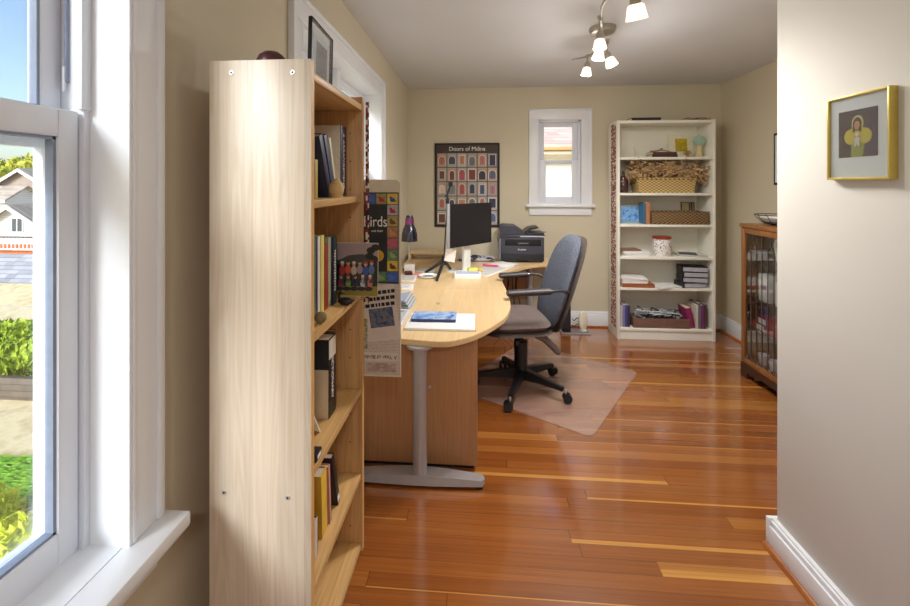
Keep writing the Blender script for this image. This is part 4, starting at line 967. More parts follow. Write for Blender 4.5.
for r in range(5):
    for c in range(6):
        a, b = x0 + c * cw + .004, x0 + (c + 1) * cw - .004; t, s = z1 - r * rh - .004, z1 - (r + 1) * rh + .004
        mb.box(a, b, -.0088, -.0079, s, t, C(tuple(int(v * .86) for v in pal[(r * 7 + c * 3) % 10]), .6))
        m = (a + b) / 2; hw = cw * rr_.uniform(.22, .33); zt = t - rh * rr_.uniform(.12, .24); zb = s + rh * rr_.uniform(.08, .2)
        arch = (r + c * 2) % 3 != 1
        col = C(dpal[(r * 6 + c) % 18], .6); fr_ = C(tuple(min(255, int(v * 1.1)) for v in pal[(r * 3 + c * 5 + 4) % 10]), .6)
        def outline(h, zb, zt): 
            if not arch: return [(m - h, zb), (m + h, zb), (m + h, zt), (m - h, zt)]
            return [(m - h, zb), (m + h, zb)] + [(m + h * math.cos(k * PI / 8), zt - h + h * math.sin(k * PI / 8)) for k in range(9)]
        mb.prism(outline(hw + .008, zb, zt + .008), -.0094, -.0087, fr_, 'y')
        mb.prism(outline(hw, zb + .001, zt), -.0100, -.0093, col, 'y')
        mb.box(m - .0012, m + .0012, -.0104, -.0099, zb, zt - hw * .7, C((50, 42, 42), .6))
mb.build('print', ps)
lettering('title', 'Doors of Mdina', .062, M['inkwhite'], ps, (0, -.0085, PH - .062), (PI / 2, 0, 0), squeeze=.98)

# ------------------------------------------------------------------ gold framed picture on the foreground wall
gf = thing('framed_picture', 'gold framed picture of a yellow-robed child on the pale foreground wall', 'picture', (1.206, 1.438, 1.497), -PI / 2)
mb = MB(); w_, h_ = .112, .272
for a, b, c, d in ((-w_, -w_ + .007, 0, h_), (w_ - .007, w_, 0, h_), (-w_ + .007, w_ - .007, 0, .007), (-w_ + .007, w_ - .007, h_ - .007, h_)): mb.box(a, b, -.024, 0, c, d, M['gold'], .0012)
mb.build('frame', gf)
MB().box(-.106, .106, -.015, -.001, .006, h_ - .006, M['mount']).build('mount', gf)
art = MB()
ax0, ax1, az0, az1 = -.073, .066, .072, .222
art.box(ax0, ax1, -.0158, -.0149, az0, az1, M['aubergine'])
def EL(cx, cz, a, b, y, m, n=24): art.prism([(cx + a * math.cos(i * 2 * PI / n), cz + b * math.sin(i * 2 * PI / n)) for i in range(n)], y - .0006, y, m, 'y')
art.prism([(ax1 - .05, az0), (ax1, az0), (ax1, az1), (ax1 - .028, az1 - .02)], -.0163, -.0157, C((54, 36, 84), .7), 'y')
robe, robe2 = C((196, 186, 66), .7), C((206, 204, 150), .7)
cx = -.002
EL(cx, .178, .021, .026, -.0161, robe2)
art.prism([(cx - .024, az0), (cx + .026, az0), (cx + .023, .155), (cx - .021, .155)], -.0163, -.0157, C((150, 160, 80), .7), 'y')
EL(cx - .026, .137, .022, .024, -.0166, robe); EL(cx + .028, .137, .022, .024, -.0166, robe); EL(cx, .15, .03, .02, -.0168, robe)
EL(cx, .176, .0155, .021, -.0171, C((70, 38, 30), .7)); EL(cx, .172, .0095, .0135, -.0177, C((206, 150, 122), .7))
EL(cx - .011, .160, .0045, .010, -.0178, C((70, 38, 30), .7)); EL(cx + .011, .160, .0045, .010, -.0178, C((70, 38, 30), .7))
EL(cx - .0035, .174, .0012, .0012, -.0182, M['ink'], 8); EL(cx + .0035, .174, .0012, .0012, -.0182, M['ink'], 8); EL(cx, .1645, .003, .0009, -.0182, C((170, 70, 70), .7), 8)
EL(cx, .125, .009, .014, -.0176, C((214, 214, 214), .7)); EL(cx, .143, .006, .0065, -.0181, C((220, 220, 220), .7)); EL(cx - .006, .112, .0035, .008, -.0181, C((210, 210, 210), .7)); EL(cx + .006, .112, .0035, .008, -.0181, C((210, 210, 210), .7))
EL(cx - .008, .136, .007, .004, -.0186, C((206, 150, 122), .7)); EL(cx + .009, .136, .007, .004, -.0186, C((206, 150, 122), .7))
art.build('artwork', gf)
MB().box(-.105, .105, -.0200, -.0195, .007, h_ - .007, M['clear']).build('pane', gf)
tag(MB().box(-.012, 0, -.17, .17, 0, .43, M['matblack'], .002).box(-.0135, -.011, -.15, .15, .02, .41, M['mount']).build('dark_picture_frame', None, (RX, 3.585, 1.48)), 'thin black picture frame seen edge-on on the right wall', 'picture')

# ------------------------------------------------------------------ cream bookcase
wbk = thing('bookcase', 'tall cream bookcase against the end wall right of the window', 'bookcase', (1.315, 4.19, 0))
CL = M['cream_lam']; BW, BD, BH = .90, .30, 2.10
MB().box(0, .024, 0, BD, 0, BH, CL, .002).build('side_panel', wbk); MB().box(BW - .024, BW, 0, BD, 0, BH, CL, .002).build('side_panel', wbk)
MB().box(.024, BW - .024, 0.001, BD, BH - .03, BH - .002, CL, .002).build('top', wbk)
SH = [1.747, 1.404, 1.103, .793, .497]
for z in SH: MB().box(.024, BW - .024, .004, BD - .008, z - .024, z, CL, .0015).build('shelf', wbk)
MB().box(.024, BW - .024, .004, BD - .008, .085, .106, CL, .0015).build('shelf', wbk)
MB().box(.024, BW - .024, .018, .034, 0, .085, CL).build('kick_board', wbk); MB().box(.024, BW - .024, BD - .007, BD - .002, .03, BH - .03, CL).build('back_panel', wbk)
tag(MB().box(-.003, 0, -.075, .075, 0, 1.98, bands('red_brown_weave', ((150, 72, 64), (128, 66, 58), (186, 132, 118), (222, 210, 198), (100, 62, 58), (206, 180, 166)), 'z', .012)).build('woven_hanging', None, (1.3145, 4.31, .10)), 'long red-brown woven strip hanging on the left side of the cream bookcase', 'textile')
S0 = lambda i: SH[i] + .0004
# on top
tb = tag(MB().box(-.135, .135, -.09, .09, 0, .004, M['matblack']).box(-.132, .13, -.087, .087, .004, .024, M['pages']).box(-.135, .135, -.09, .09, .024, .028, M['matblack']).box(-.135, .135, -.0915, -.089, 0, .028, C((44, 36, 36), .5)).build('book', None, (1.59, 4.30, BH - .0015)), 'black book lying on top of the cream bookcase', 'book')
mb = MB(); q = random.Random(3)
for k in range(16):
    a = q.uniform(-.14, .1); y = q.uniform(-.03, .03); mb.tube(smooth([(a, y, .006 + q.uniform(0, .01)), (a + .05, y + q.uniform(-.02, .02), .008 + q.uniform(0, .02)), (a + .1, y + q.uniform(-.03, .03), .008 + q.uniform(0, .03))], 4), .005, M['rust'] if k % 3 else M['darkwood'], 6, taper=.002)
tag(mb.build('twig_bundle', None, (2.07, 4.30, BH - .0015)), 'bundle of brown twigs lying on top of the cream bookcase', 'twigs')
# shelf 1
z = S0(0)
el = tag(MB().tube([(-.05, .03, .0), (-.005, .0, .115), (.0, 0, .12)], .003, C((220, 214, 196), .3), 6).tube([(.0, 0, .12), (.03, -.03, .003)], .003, C((220, 214, 196), .3), 6).tube([(.0, 0, .12), (.03, .05, .003)], .003, C((220, 214, 196), .3), 6).build('small_easel', None, (1.52, 4.34, z)), 'thin pale wire easel at the left of the highest shelf', 'easel')
def flat_book(label, x, y, zz, w_, d_, h, cover, a=0, group=None):
    o = tag(MB().box(-w_ / 2, w_ / 2, -d_ / 2, d_ / 2, 0, .003, C(cover)).box(-w_ / 2, w_ / 2, -d_ / 2, d_ / 2, h - .003, h, C(cover)).box(-w_ / 2, w_ / 2, -d_ / 2, -d_ / 2 + .003, 0, h, C(cover)).build('book', None, (x, y, zz), (0, 0, a)), label, 'book', group)
    MB().box(-w_ / 2 + .003, w_ / 2 - .003, -d_ / 2 + .003, d_ / 2 - .003, .003, h - .003, M['pages']).build('pages', o); return o
g = 'dark books stacked flat on the highest shelf'
flat_book('dark brown book at the bottom of the highest shelf pair', 1.765, 4.30, z, .235, .16, .026, (66, 40, 44), 0, g)
flat_book('brown book lying upon the dark one under the driftwood', 1.765, 4.30, z + .0263, .225, .155, .024, (86, 56, 54), .03, g)
tag(MB().tube(smooth([(-.10, 0, .008), (-.05, .01, .012), (0, 0, .02), (.05, -.01, .012), (.09, .005, .007)]), .009, C((170, 134, 92), .8), 8, taper=.004).tube(smooth([(-.03, 0, .012), (.0, .01, .03), (.02, .01, .036)]), .006, C((150, 110, 72), .8), 8).build('driftwood', None, (1.755, 4.28, z + .0512)), 'small piece of driftwood on the stacked dark books', 'driftwood')
yp = thing('flower_picture', 'small picture with yellow square leaning on the highest shelf', 'picture', (2.02, 4.445, z), rot=(-.10, 0, 0))
MB().box(-.12, .12, -.004, .004, 0, .24, C((232, 226, 200), .5)).build('mount', yp)
MB().box(-.055, .060, -.0052, -.004, .07, .20, blotch('yellow_flowers', ((226, 206, 40), (206, 180, 30), (160, 140, 40), (236, 222, 80)), 40)).build('print', yp)
vs = thing('small_vase', 'little tan footed vase in front of the yellow picture', 'vase', (2.025, 4.33, z))
MB().lathe([(0, .001), (.02, .001), (.018, .008), (.010, .02), (.014, .03), (.036, .04), (.04, .05), (.036, .05), (.0, .045)], (0, 0, 0), C((176, 140, 84), .5)).build('bowl', vs)
mb = MB(); q = random.Random(9)
for k in range(14): a = q.uniform(0, 6.28); mb.tube([(0, 0, .045), (.02 * math.cos(a), .02 * math.sin(a), .06), (.045 * math.cos(a), .03 * math.sin(a), .064 + q.uniform(0, .02))], .003, C((150, 120, 60), .8), 5, taper=.001)
mb.build('dried_sprigs', vs)
gb = thing('glass_globe', 'pale green glass globe on a tan column at the right of the highest shelf', 'globe', (2.125, 4.31, z))
MB().lathe([(0, 0), (.032, 0), (.03, .01), (.024, .02), (.024, .10), (.03, .112), (.026, .116), (0, .116)], (0, 0, 0), C((206, 190, 140), .5)).build('column', gb)
m = N('green_glass'); m.set(Base_Color=lin((186, 214, 196)), Roughness=.08); m.b.inputs['Transmission Weight'].default_value = .35; m.b.inputs['IOR'].default_value = 1.2
MB().ball((0, 0, .163), .055, m.m, seg=28).build('globe', gb)
# shelf 2: basket with dried grass
z = S0(1)
bk2 = tag(MB().prism([(-.255, 0), (.245, 0), (.265, .14), (-.28, .14)], -.10, .10, M['wicker'], 'y', .012).box(-.265, .255, -.095, .095, .125, .1405, M['straw2']).tube([(-.28, -.105, .138), (.267, -.105, .138), (.267, .105, .138), (-.28, .105, .138), (-.28, -.105, .138)], .008, M['wicker'], 8).build('straw_basket', None, (1.79, 4.325, z)), 'large straw basket filled with dried grass on the second shelf', 'basket')
mb = MB().tube(smooth([(-.272, -.03, .10), (-.302, -.03, .085), (-.302, .03, .085), (-.272, .03, .10)]), .005, M['darkwood'], 6); mb.build('handle', bk2)
q = random.Random(11); mb = MB()
def grass_stem(p, d, L, m, heads):
    pts = [Vector(p)]; v = Vector(d).normalized()
    for k in range(5): pts.append(pts[-1] + v * L / 5); v = (v + Vector((q.uniform(-.2, .2), q.uniform(-.15, .1), -.17))).normalized()
    for t in pts:
        t.y = min(max(t.y, -.125), .10); t.z = min(max(t.z, .03), .325); t.x = min(max(t.x, -.325), .365)
    mb.tube(pts, .0022, m, 4, taper=.001)
    for t in pts[2:]:
        for _ in range(heads): mb.ball(tuple(t + Vector((q.uniform(-.016, .016), q.uniform(-.012, .008), q.uniform(-.012, .014)))), q.uniform(.0035, .0075), m, 1.7, .8, .8, seg=5)
for k in range(240):
    x = q.uniform(-.27, .30); a = (x * 2.6) + q.uniform(-.8, .8) + .15
    grass_stem((x, q.uniform(-.09, .07), .135), (math.sin(a) * 1.1, q.uniform(-.5, .3), math.cos(a)), q.uniform(.12, .23), M['straw'] if q.random() < .7 else M['straw2'], 3)
tag(mb.build('dried_grass', None, (1.79, 4.325, z)), 'bushy brown dried grass spilling from the straw basket', 'dried flowers', kind='stuff')
bt = thing('patterned_bottle', 'dark patterned bottle at the left of the second shelf', 'bottle', (1.405, 4.30, z))
M['batik'] = speckle('batik_pattern', (60, 36, 36), ((206, 186, 160), (150, 60, 56), (40, 26, 30)), 70, .35)
MB().lathe([(0, 0), (.042, 0), (.045, .03), (.045, .12), (.028, .155), (.014, .165), (.013, .195), (.0, .195)], (0, 0, 0), M['batik']).build('body', bt); MB().cyl((0, 0, .19), (0, 0, .212), .012, M['darkwood']).build('stopper', bt)
# shelf 3
z = S0(2)
bf = thing('blue_picture', 'bright blue picture leaning at the left of the third shelf', 'picture', (1.475, 4.33, z + .001), rot=(-.12, 0, .15))
MB().box(-.105, .105, -.006, .006, 0, .175, C((150, 176, 190), .4), .002).build('frame', bf); MB().box(-.088, .088, -.0075, -.006, .018, .158, blotch('blue_seascape', ((40, 90, 196), (80, 140, 226), (150, 200, 240), (70, 120, 170)), 22)).build('print', bf)
tag(MB().box(-.008, .008, -.075, .075, 0, .20, C((60, 110, 140), .5), .002).build('blue_slab', None, (1.580, 4.30, z)), 'upright teal book between blue picture and brown board', 'book')
tag(MB().box(-.02, .02, -.08, .08, 0, .205, C((176, 122, 88), .6), .003).build('brown_board', None, (1.612, 4.30, z)), 'upright brown wooden block left of the willow tray', 'block')
tag(MB().lathe([(0, 0), (.028, 0), (.036, .04), (.03, .09), (.02, .1), (0, .1)], (0, 0, 0), C((40, 40, 50), .3)).build('dark_jar', None, (1.700, 4.442, z)), 'dark little jar behind the left end of the willow tray', 'jar')
tray = MB()
for a, b, c, d in ((-.26, .26, -.10, -.085), (-.26, .26, .085, .10), (-.26, -.245, -.085, .085), (.245, .26, -.085, .085)): tray.box(a, b, c, d, 0, .118, M['wicker2'], .004)
tray.box(-.25, .25, -.09, .09, 0, .01, M['wicker2'])
for zz in (.008, .118): tray.tube([(-.262, -.102, zz), (.262, -.102, zz), (.262, .102, zz), (-.262, .102, zz), (-.262, -.102, zz)], .006, M['wicker2'], 6)
tag(tray.build('willow_tray', None, (1.905, 4.31, z)), 'brown woven willow tray basket on the third shelf', 'basket')
mf = MB()
for a, b, c, d in ((-.065, -.058, 0, .205), (.058, .065, 0, .205), (-.058, .058, 0, .007), (-.058, .058, .198, .205), (.012, .022, 0, .2), (.034, .042, 0, .2)): mf.box(a, b, -.006, .006, c, d, C((120, 92, 44), .5))
mf.box(-.058, .012, .0, .003, .007, .198, C((206, 196, 150), .6))
tag(mf.build('small_wooden_frame', None, (2.09, 4.455, z), (-.08, 0, 0)), 'small brown wooden frame standing behind the willow tray', 'frame')
# shelf 4
z = S0(3)
g = 'papers lying on the fourth shelf'
def sheaf(label, x, y, zz, w_, d_, h, a, m, group=None, n=4, name='paper_stack'):
    mb = MB(); q = random.Random(int(x * 1000))
    for k in range(n): 
        e = q.uniform(-.012, .012); mb.box(-w_ / 2 + e, w_ / 2 + e, -d_ / 2 + e * .5, d_ / 2 + e * .5, h * k / n, h * (k + 1) / n - .0006, m, X=rz(q.uniform(-.06, .06)))
    return tag(mb.build(name, None, (x, y, zz), (0, 0, a)), label, 'papers', group)
sheaf('thick pile of white papers left of the speckled jar', 1.505, 4.305, z, .24, .19, .045, .06, M['paper'], g, 5)
flat_book('brown folder on the white papers left of the speckled jar', 1.46, 4.33, z + .0452, .20, .14, .012, (150, 110, 84), .1)
sj = thing('speckled_jar', 'white jar with dark speckles and red lid on the fourth shelf', 'jar', (1.765, 4.29, z))
MB().lathe([(0, 0), (.078, 0), (.084, .01), (.082, .12), (.078, .165), (.074, .168), (0, .168)], (0, 0, 0), speckle('speckled_glaze', (236, 232, 230), ((70, 60, 90), (150, 70, 70), (90, 90, 110)), 52, .30)).build('body', sj)
MB().lathe([(0, .166), (.084, .166), (.086, .18), (.08, .186), (0, .192)], (0, 0, 0), C((150, 52, 32), .4)).build('lid', sj)
sheaf('grey and green magazines right of the speckled jar', 2.035, 4.30, z, .25, .17, .022, -.12, C((206, 206, 202), .5), g, 4)
flat_book('thin dark magazine sliding off the grey magazines', 2.00, 4.28, z + .0226, .15, .12, .007, (70, 84, 84), -.3)
# shelf 5
z = S0(4)
flat_book('reddish-brown album under white papers on the fifth shelf', 1.515, 4.30, z, .30, .20, .034, (170, 96, 58), 0)
sheaf('white papers on the reddish-brown album', 1.49, 4.31, z + .0345, .24, .17, .055, -.05, M['paper'], None, 6)
sheaf('fan of loose white sheets in the middle of the fifth shelf', 1.79, 4.28, z, .24, .18, .012, .25, M['paper'], None, 4)
g = 'black boxes stacked on the fifth shelf'
for k, (x, a, lab) in enumerate(((2.035, .10, 'black disc box at the bottom of the fifth shelf stack'), (2.05, -.12, 'black disc box in the middle of the fifth shelf stack'), (2.055, -.10, 'black disc box second from top of the fifth shelf stack'), (2.05, -.14, 'topmost black disc box of the fifth shelf stack'))):
    zz = z + .0505 * k - (0 if k == 0 else .0); o = tag(MB().box(-.115, .115, -.08, .08, 0, .004, M['black']).box(-.112, .112, -.0775, .08, .004, .044, C((176, 176, 186), .4)).box(-.115, .115, -.08, .08, .044, .049, M['black']).box(-.115, -.10, -.081, .08, 0, .049, M['black']).build('disc_box', None, (x, 4.30, zz), (0, 0, a)), lab, 'box', g)
# bottom shelf
z = .1064
g = 'books standing on the lowest shelf'
for k, (x, th, h, c, lab) in enumerate(((1.366, .020, .20, (206, 206, 220), 'pale grey book furthest left on the lowest shelf'), (1.388, .019, .215, (150, 140, 186), 'lilac book second from left on the lowest shelf'), (1.412, .022, .21, (84, 84, 150), 'blue-violet book third from left on the lowest shelf'), (1.436, .021, .208, (60, 60, 90), 'dark blue book right of the violet one on the lowest shelf'))):
    book(lab, th, h, .17, c, (x, 4.215 + .085 + .02, z), (0, 0, -PI / 2), g)
tray = MB(); m = M['pedtray'] = plain('brown_box_card', (116, 84, 70), .6)
for a, b, c, d in ((-.26, .26, -.09, -.08), (-.26, .26, .08, .09), (-.26, -.25, -.08, .08), (.25, .26, -.08, .08)): tray.box(a, b, c, d, 0, .092, m, .001)
tray.box(-.255, .255, -.085, .085, 0, .006, m)
tag(tray.build('cable_box', None, (1.735, 4.31, z)), 'open brown box holding cables on the lowest shelf', 'box')
mb = MB()
for k in range(13): mb.tube(squiggle((.0, 0), (.225, .055, .048), 11, .05, .005, 90 + k), .0055, (M['cable'], C((214, 218, 224), .5), C((160, 170, 180), .5))[k % 3], 6)
tag(mb.build('tangled_cables', None, (1.735, 4.31, z)), 'tangled grey and black cables heaped in the brown box', 'cables')
for x, th, h, c, lab, a in ((2.022, .05, .195, (140, 40, 90), 'magenta book leaning over the brown box on the lowest shelf', .18), (2.066, .022, .225, (214, 206, 190), 'cream book right of the magenta one on the lowest shelf', 0), (2.090, .024, .245, (112, 112, 124), 'grey tall book on the lowest shelf', 0), (2.117, .027, .225, (120, 60, 104), 'purple book on the lowest shelf with pale label', 0), (2.143, .02, .235, (96, 60, 70), 'dark maroon book furthest right on the lowest shelf', 0)):
    o = book(lab, th, h, .17, c, (x, 4.215 + .085 + .015, z + (th / 2 * math.sin(a))), (0, -a, -PI / 2) if not a else Euler((0, -a, 0)).to_matrix().to_4x4().to_euler(), g)
    if a: o.rotation_euler = (Matrix.Rotation(-a, 3, 'Y') @ Matrix.Rotation(-PI / 2, 3, 'Z')).to_euler()

# ------------------------------------------------------------------ glass-fronted oak cabinet on the right
cb = thing('display_cabinet', 'low old oak cabinet with leaded glass doors by the right wall', 'cabinet', (2.03, 2.55, 0))
CW = M['cabwood']; CD, CLn, CH_ = .40, .933, 1.184      # depth x, length y, height
mb = MB().box(0.02, CD, 0, .02, .11, CH_ - .03, CW, .002).box(0.02, CD, CLn - .02, CLn, .11, CH_ - .03, CW, .002).box(CD - .012, CD, .02, CLn - .02, .11, CH_ - .03, M['darkwood']).box(.02, CD, .0, CLn, .11, .135, CW)
mb.build('carcass', cb)
MB().box(-.012, CD, -.012, CLn + .004, CH_ - .03, CH_, CW, .005).build('top', cb)
for z in (.40, .62, .90): MB().box(.035, CD - .012, .02, CLn - .02, z - .016, z, M['darkwood'], .002).build('shelf', cb)
ap = [(0, .11), (CLn, .11), (CLn, 0), (CLn - .07, 0)] + [(CLn - .07 - .10 * k / 8, .03 + .035 * abs(math.sin(k * PI / 4)) * .7) for k in range(1, 9)] + [(CLn - .25, .065), (.25, .065)] + [(.17 + .0 - .10 * k / 8, .03 + .035 * abs(math.sin(k * PI / 4)) * .7) for k in range(0, 9)] + [(.07, 0), (0, 0)]
MB().prism(ap, -.004, .016, M['darkwood'], 'x').build('apron', cb)
MB().box(.02, CD, 0.0, .02, 0, .11, M['darkwood']).box(.02, CD, CLn - .02, CLn, 0, .11, M['darkwood']).build('foot_board', cb)
def cab_door(y0, y1):
    z0, z1 = .112, CH_ - .032; f = .042
    mb = MB()
    for a, b, c, d in ((y0, y0 + f, z0, z1), (y1 - f, y1, z0, z1), (y0 + f, y1 - f, z0, z0 + f), (y0 + f, y1 - f, z1 - f, z1)): mb.box(-.002, .019, a, b, c, d, CW, .003)
    dr = mb.build('door', cb)
    i0, i1, j0, j1 = y0 + f, y1 - f, z0 + f, z1 - f
    MB().box(.008, .010, i0, i1, j0, j1, M['clear']).build('pane', dr)
    ld = plain('lead_came', (96, 88, 84), .4, .5) if 'lead' not in M else M['lead']; M['lead'] = ld
    mb = MB(); n = 6; st = (i1 - i0) / n
    for k in range(1, n): 
        y = i0 + k * st; top = j1 - (.115 if k % 3 else .02)
        mb.tube([(.007, y, j0), (.007, y, top)], .0028, ld, 6)
    for c in range(2):
        m_ = i0 + st * (1.5 + 3 * c); 
        for R, zt in ((st * .5, j1 - .115),):
            mb.tube([(.007, m_ + R * math.cos(a * PI / 10), zt + R * 1.35 * math.sin(a * PI / 10)) for a in range(11)], .0028, ld, 6)
        mb.tube([(.007, m_, j1 - .115 + st * .675), (.007, m_, j1)], .0028, ld, 6)
    for k in range(n):
        y = i0 + (k + .5) * st; mb.tube([(.007, y + st * .42 * math.cos(a * PI / 6), j0 + .035 - .03 * math.sin(a * PI / 6)) for a in range(7)], .0028, ld, 6)
    mb.build('leading', dr)
    return dr
d1 = cab_door(.004, CLn / 2 - .001); d2 = cab_door(CLn / 2 + .001, CLn - .004)
for d, y in ((d1, CLn / 2 - .02), (d2, CLn / 2 + .02)): MB().ball((-.012, y, .64), .009, M['gold'], seg=12).cyl((0, y, .64), (-.01, y, .64), .004, M['gold']).build('knob', d)
# contents seen through the glass (world coordinates: cabinet front x=2.03, far end y=3.483)
def put(o, x, y, z): o.location = (x, y, z); return o
fp = thing('folded_fan', 'cream and olive folded paper fan standing in the oak cabinet', 'ornament', (2.17, 3.26, .9004), -.2)
MB().prism([(-.01, 0), (.02, 0), (.085, .13), (.05, .175), (-.02, .19), (-.07, .16)], -.01, .01, C((226, 220, 190), .6), 'y', X=rz(PI / 2)).build('leaf', fp); MB().prism([(-.012, 0), (-.07, .03), (-.10, .10), (-.07, .155)], -.012, .008, C((134, 118, 40), .6), 'y', X=rz(PI / 2)).build('leaf', fp)
tag(MB().lathe([(0, 0), (.03, 0), (.045, .03), (.05, .10), (.04, .14), (.03, .15), (.034, .17), (0, .17)], (0, 0, 0), C((222, 220, 214), .3)).build('white_vase', None, (2.17, 3.06, .9004)), 'white vase on the top shelf inside the oak cabinet', 'vase')
tag(MB().box(-.05, .05, -.05, .05, 0, .07, M['glass']).box(-.055, .055, -.055, .055, .07, .078, C((190, 180, 196), .3)).build('glass_box', None, (2.13, 3.405, .9004)), 'small glass box at the far end of the cabinet top shelf', 'box')
g = 'cartons inside the oak cabinet'
tag(MB().box(-.06, .06, -.055, .055, 0, .20, C((232, 230, 226), .5), .002).box(-.0605, -.06, -.03, .03, .09, .12, C((150, 150, 180), .5)).build('white_carton', None, (2.14, 3.30, .6204)), 'white carton nearer the far end of the cabinet middle shelf', 'box', g)
tag(MB().box(-.06, .06, -.06, .06, 0, .17, C((220, 216, 210), .5), .002).build('white_carton', None, (2.15, 3.13, .6204)), 'pale carton beside the white one in the cabinet middle shelf', 'box', g)
g = 'red books lying in the oak cabinet'
for k, (y, w_, lab) in enumerate(((3.20, .40, 'red book at the bottom of the cabinet stack'), (3.18, .38, 'red book on top of the cabinet stack'))):
    o = tag(MB().box(-.09, .09, -w_ / 2, w_ / 2, 0, .004, C((166, 36, 40))).box(-.088, .088, -w_ / 2 + .002, w_ / 2 - .002, .004, .046, M['pages']).box(-.09, -.086, -w_ / 2, w_ / 2, 0, .05, C((166, 36, 40))).box(-.09, .09, -w_ / 2, w_ / 2, .046, .05, C((166, 36, 40))).build('red_book', None, (2.16, y, .4004 + .0505 * k)), lab, 'book', g)
    MB().box(-.0915, -.09, .08, .16, .006, .044, C((226, 220, 210))).build('spine_label', o)
g = 'white cups at the bottom of the oak cabinet'
for k in range(4):
    o = thing('white_cup', ['white cup furthest left at the bottom of the cabinet', 'white cup second from left at the bottom of the cabinet', 'white cup third from left at the bottom of the cabinet', 'white cup nearest the viewer at the bottom of the cabinet'][k], 'cup', (2.12, 3.36 - .115 * k, .1354), .3, g)
    MB().lathe([(0, 0), (.024, 0), (.034, .05), (.037, .075), (.034, .075), (.03, .05), (.02, .008), (0, .006)], (0, 0, 0), C((224, 222, 228), .3)).build('bowl', o)
    MB().tube(smooth([(.034, 0, .06), (.055, 0, .055), (.052, 0, .03), (.029, 0, .022)]), .004, C((224, 222, 228), .3), 6).build('handle', o)
# on the cabinet
wbw = thing('wire_bowl', 'black wire bowl with white lining on the oak cabinet', 'bowl', (2.19, 3.30, CH_ + .0004))
mb = MB()
for k in range(12):
    a = k * PI / 6; mb.tube(smooth([(.05 * math.cos(a), .05 * math.sin(a), .004), (.10 * math.cos(a), .10 * math.sin(a), .02), (.135 * math.cos(a), .135 * math.sin(a), .055), (.15 * math.cos(a), .15 * math.sin(a), .075)]), .0022, M['cable'], 5)
for R, z in ((.05, .004), (.105, .022), (.15, .075)): mb.tube([(R * math.cos(k * PI / 16), R * math.sin(k * PI / 16), z) for k in range(33)], .0028, M['cable'], 5)
mb.build('wires', wbw); MB().lathe([(0, .008), (.05, .009), (.1, .026), (.128, .055), (.124, .056), (.09, .03), (0, .012)], (0, 0, 0), C((220, 222, 224), .4)).build('lining', wbw)
tag(MB().box(-.09, .09, -.13, .13, 0, .06, M['darkwood'], .004).prism([(-.1, .06), (.1, .06), (.0, .10)], -.14, .14, C((120, 84, 40), .5), 'y').build('wooden_chest', None, (2.24, 2.97, CH_ + .0004)), 'small wooden chest behind the wire bowl on the oak cabinet', 'chest')

# ------------------------------------------------------------------ ceiling spot rail
cl_ = thing('ceiling_spotlights', 'curved nickel spotlight rail with five lit glass shades on the ceiling', 'ceiling light', (.775, 2.82, CZ))
K = M['nickel']
MB().lathe([(0, 0), (.085, 0), (.085, -.018), (.075, -.034), (.03, -.04), (0, -.04)], (.03, .05, 0), K, 32).build('canopy', cl_)
rail = smooth([(-.18, -1.15, -.10), (-.01, -1.02, -.10), (.0, -.86, -.10), (-.12, -.70, -.10), (-.14, -.55, -.10), (-.08, -.32, -.10), (.0, -.05, -.10), (.04, .10, -.10), (.01, .32, -.10), (-.09, .42, -.10)], 8)
MB().tube(rail, .007, K, 10).cyl((.022, .03, -.035), (.022, .03, -.10), .009, K).build('rail', cl_)
def head(px, py, pz, dx, dy, dz, r, L):
    """rail point p; direction the shade faces"""
    d = Vector((dx, dy, dz)).normalized(); p = Vector((px, py, pz))
    h = MB().cyl((px, py, -.10), (px, py, pz), .006, K, seg=10).cyl((px, py, -.115), (px, py, -.088), .012, K, seg=12).ball((px, py, pz), .013, K, seg=12).build('arm', cl_)
    X = tr(*p) @ d.to_track_quat('Z', 'Y').to_matrix().to_4x4()
    MB().lathe([(0, .0), (.016, 0), (.021, .012), (.021, .04), (.0, .04)], (0, 0, 0), K, 20, X=X).build('socket', h)
    MB().lathe([(.02, .036), (r * .72, .042), (r * .80, .055), (r, .036 + L), (r * .95, .036 + L), (r * .74, .055), (.0, .046)], (0, 0, 0), M['shade'], 24, X=X).build('shade', h)
    MB().ball((0, 0, .07), .018, glow('lit_bulb', (255, 240, 205), 10) if 'bulb' not in M else M['bulb'], seg=14, X=X).build('bulb', h)
    q = p + d * (.036 + L + .012)
    lt = bpy.data.lights.new('spot_beam', 'SPOT'); lt.energy = SPOT_W if py > -1 else 8.0; lt.color = (1.0, .96, .91); lt.spot_size = math.radians(165); lt.spot_blend = .8; lt.shadow_soft_size = .03
    lo = bpy.data.objects.new('spot_beam', lt); COL.objects.link(lo); lo.parent = cl_; lo.location = q; lo.rotation_euler = (-d).to_track_quat('Z', 'Y').to_euler()
    lt = bpy.data.lights.new('shade_glow', 'POINT'); lt.energy = 4.6 if py > -1 else 1.2; lt.color = (1.0, .97, .93); lt.shadow_soft_size = .03
    lo = bpy.data.objects.new('shade_glow', lt); COL.objects.link(lo); lo.parent = cl_; lo.location = q
M['bulb'] = glow('lit_bulb', (255, 240, 205), 10)
SPOT_W = 21.0
HEADS = [(-.17, -1.10, -.285, .22, .35, -1, .042, .062), (-.108, -.38, -.185, .0, -.1, -1, .038, .052), (-.047, -.17, -.185, -.15, .0, -1, .038, .05), (.05, .02, -.175, .35, -.1, -1, .040, .056), (.005, .34, -.145, -.12, .0, -1, .038, .055)]
for a in HEADS: head(*a)
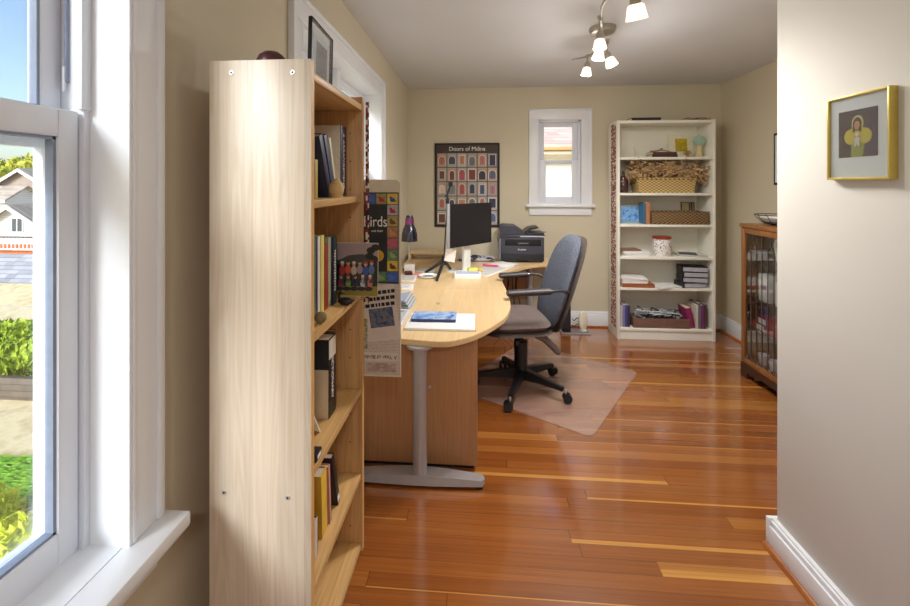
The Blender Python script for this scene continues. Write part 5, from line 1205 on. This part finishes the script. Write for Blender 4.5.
# unseen lamp behind the viewer, added for frontal fill
bl_ = thing('added_fill_lamp', 'round added fill lamp on the ceiling behind the viewer', 'ceiling light', (.25, -1.1, CZ))
MB().lathe([(0, 0), (.16, 0), (.165, -.02), (.15, -.028)], (0, 0, 0), K, 32).build('canopy', bl_)
MB().lathe([(.15, -.022), (.145, -.05), (.11, -.085), (.05, -.10), (0, -.104)], (0, 0, 0), M['shade'], 32).build('shade', bl_)
lt = bpy.data.lights.new('fill_light', 'AREA'); lt.shape = 'DISK'; lt.size = .3; lt.energy = 16; lt.color = (1.0, .97, .95)
lo = bpy.data.objects.new('fill_light', lt); COL.objects.link(lo); lo.parent = bl_; lo.location = (0, 0, -.11)

# ------------------------------------------------------------------ daylight
w = bpy.data.worlds.new('World'); SC.world = w; w.use_nodes = True
nt = w.node_tree; bg = nt.nodes['Background']
sky = nt.nodes.new('ShaderNodeTexSky'); sky.sky_type = 'NISHITA'; sky.sun_disc = False
sky.sun_elevation = math.radians(32); sky.sun_rotation = math.radians(205); sky.air_density = 1.0; sky.dust_density = 1.6; sky.ozone_density = 1.6
nt.links.new(sky.outputs[0], bg.inputs[0]); bg.inputs[1].default_value = 0.20
su = bpy.data.lights.new('sun', 'SUN'); su.energy = 3.5; su.angle = math.radians(18); su.color = (.92, .96, 1.0)
so = bpy.data.objects.new('sun', su); COL.objects.link(so)
so.rotation_euler = Vector((-.42, -.78, .50)).to_track_quat('Z', 'Y').to_euler(); so.location = (-3, -4, 6)
def portal(name, c, sx, sy, d):
    a = bpy.data.lights.new(name, 'AREA'); a.shape = 'RECTANGLE'; a.size = sx; a.size_y = sy; a.cycles.is_portal = True
    o = bpy.data.objects.new(name, a); COL.objects.link(o); o.location = c
    o.rotation_euler = (-Vector(d)).to_track_quat('Z', 'Y' if abs(d[1]) < .5 else 'Y').to_euler()
portal('window_portal', (-.975, .36, 1.52), 1.70, 1.04, (1, 0, 0)); portal('window_portal', (-.975, 2.5, 1.59), 1.2, 1.48, (1, 0, 0))
portal('window_portal', (.833, 4.73, 1.72), .46, .92, (0, -1, 0))

# ------------------------------------------------------------------ camera
f_px, cx, cy = 425.0, 447.0, 185.0
cam = bpy.data.cameras.new('camera'); co = bpy.data.objects.new('camera', cam); COL.objects.link(co)
cam.sensor_width = 36; cam.sensor_fit = 'HORIZONTAL'; cam.lens = 36 * f_px / 910
cam.shift_x = (455 - cx) / 910; cam.shift_y = (cy - 303) / 910; cam.clip_start = .05; cam.clip_end = 400
co.location = (0, 0, 1.48); co.rotation_euler = (PI / 2, 0, math.atan((480 - cx) / f_px))
SC.camera = co
SC.view_settings.view_transform = 'Standard'; SC.view_settings.look = 'None'; SC.view_settings.gamma = 1; SC.view_settings.use_curve_mapping = False
SC.view_settings.exposure = 0.46
SC.cycles.use_denoising = True; SC.cycles.max_bounces = 10; SC.cycles.diffuse_bounces = 6; SC.cycles.transparent_max_bounces = 12
SC.cycles.sample_clamp_indirect = 6.0
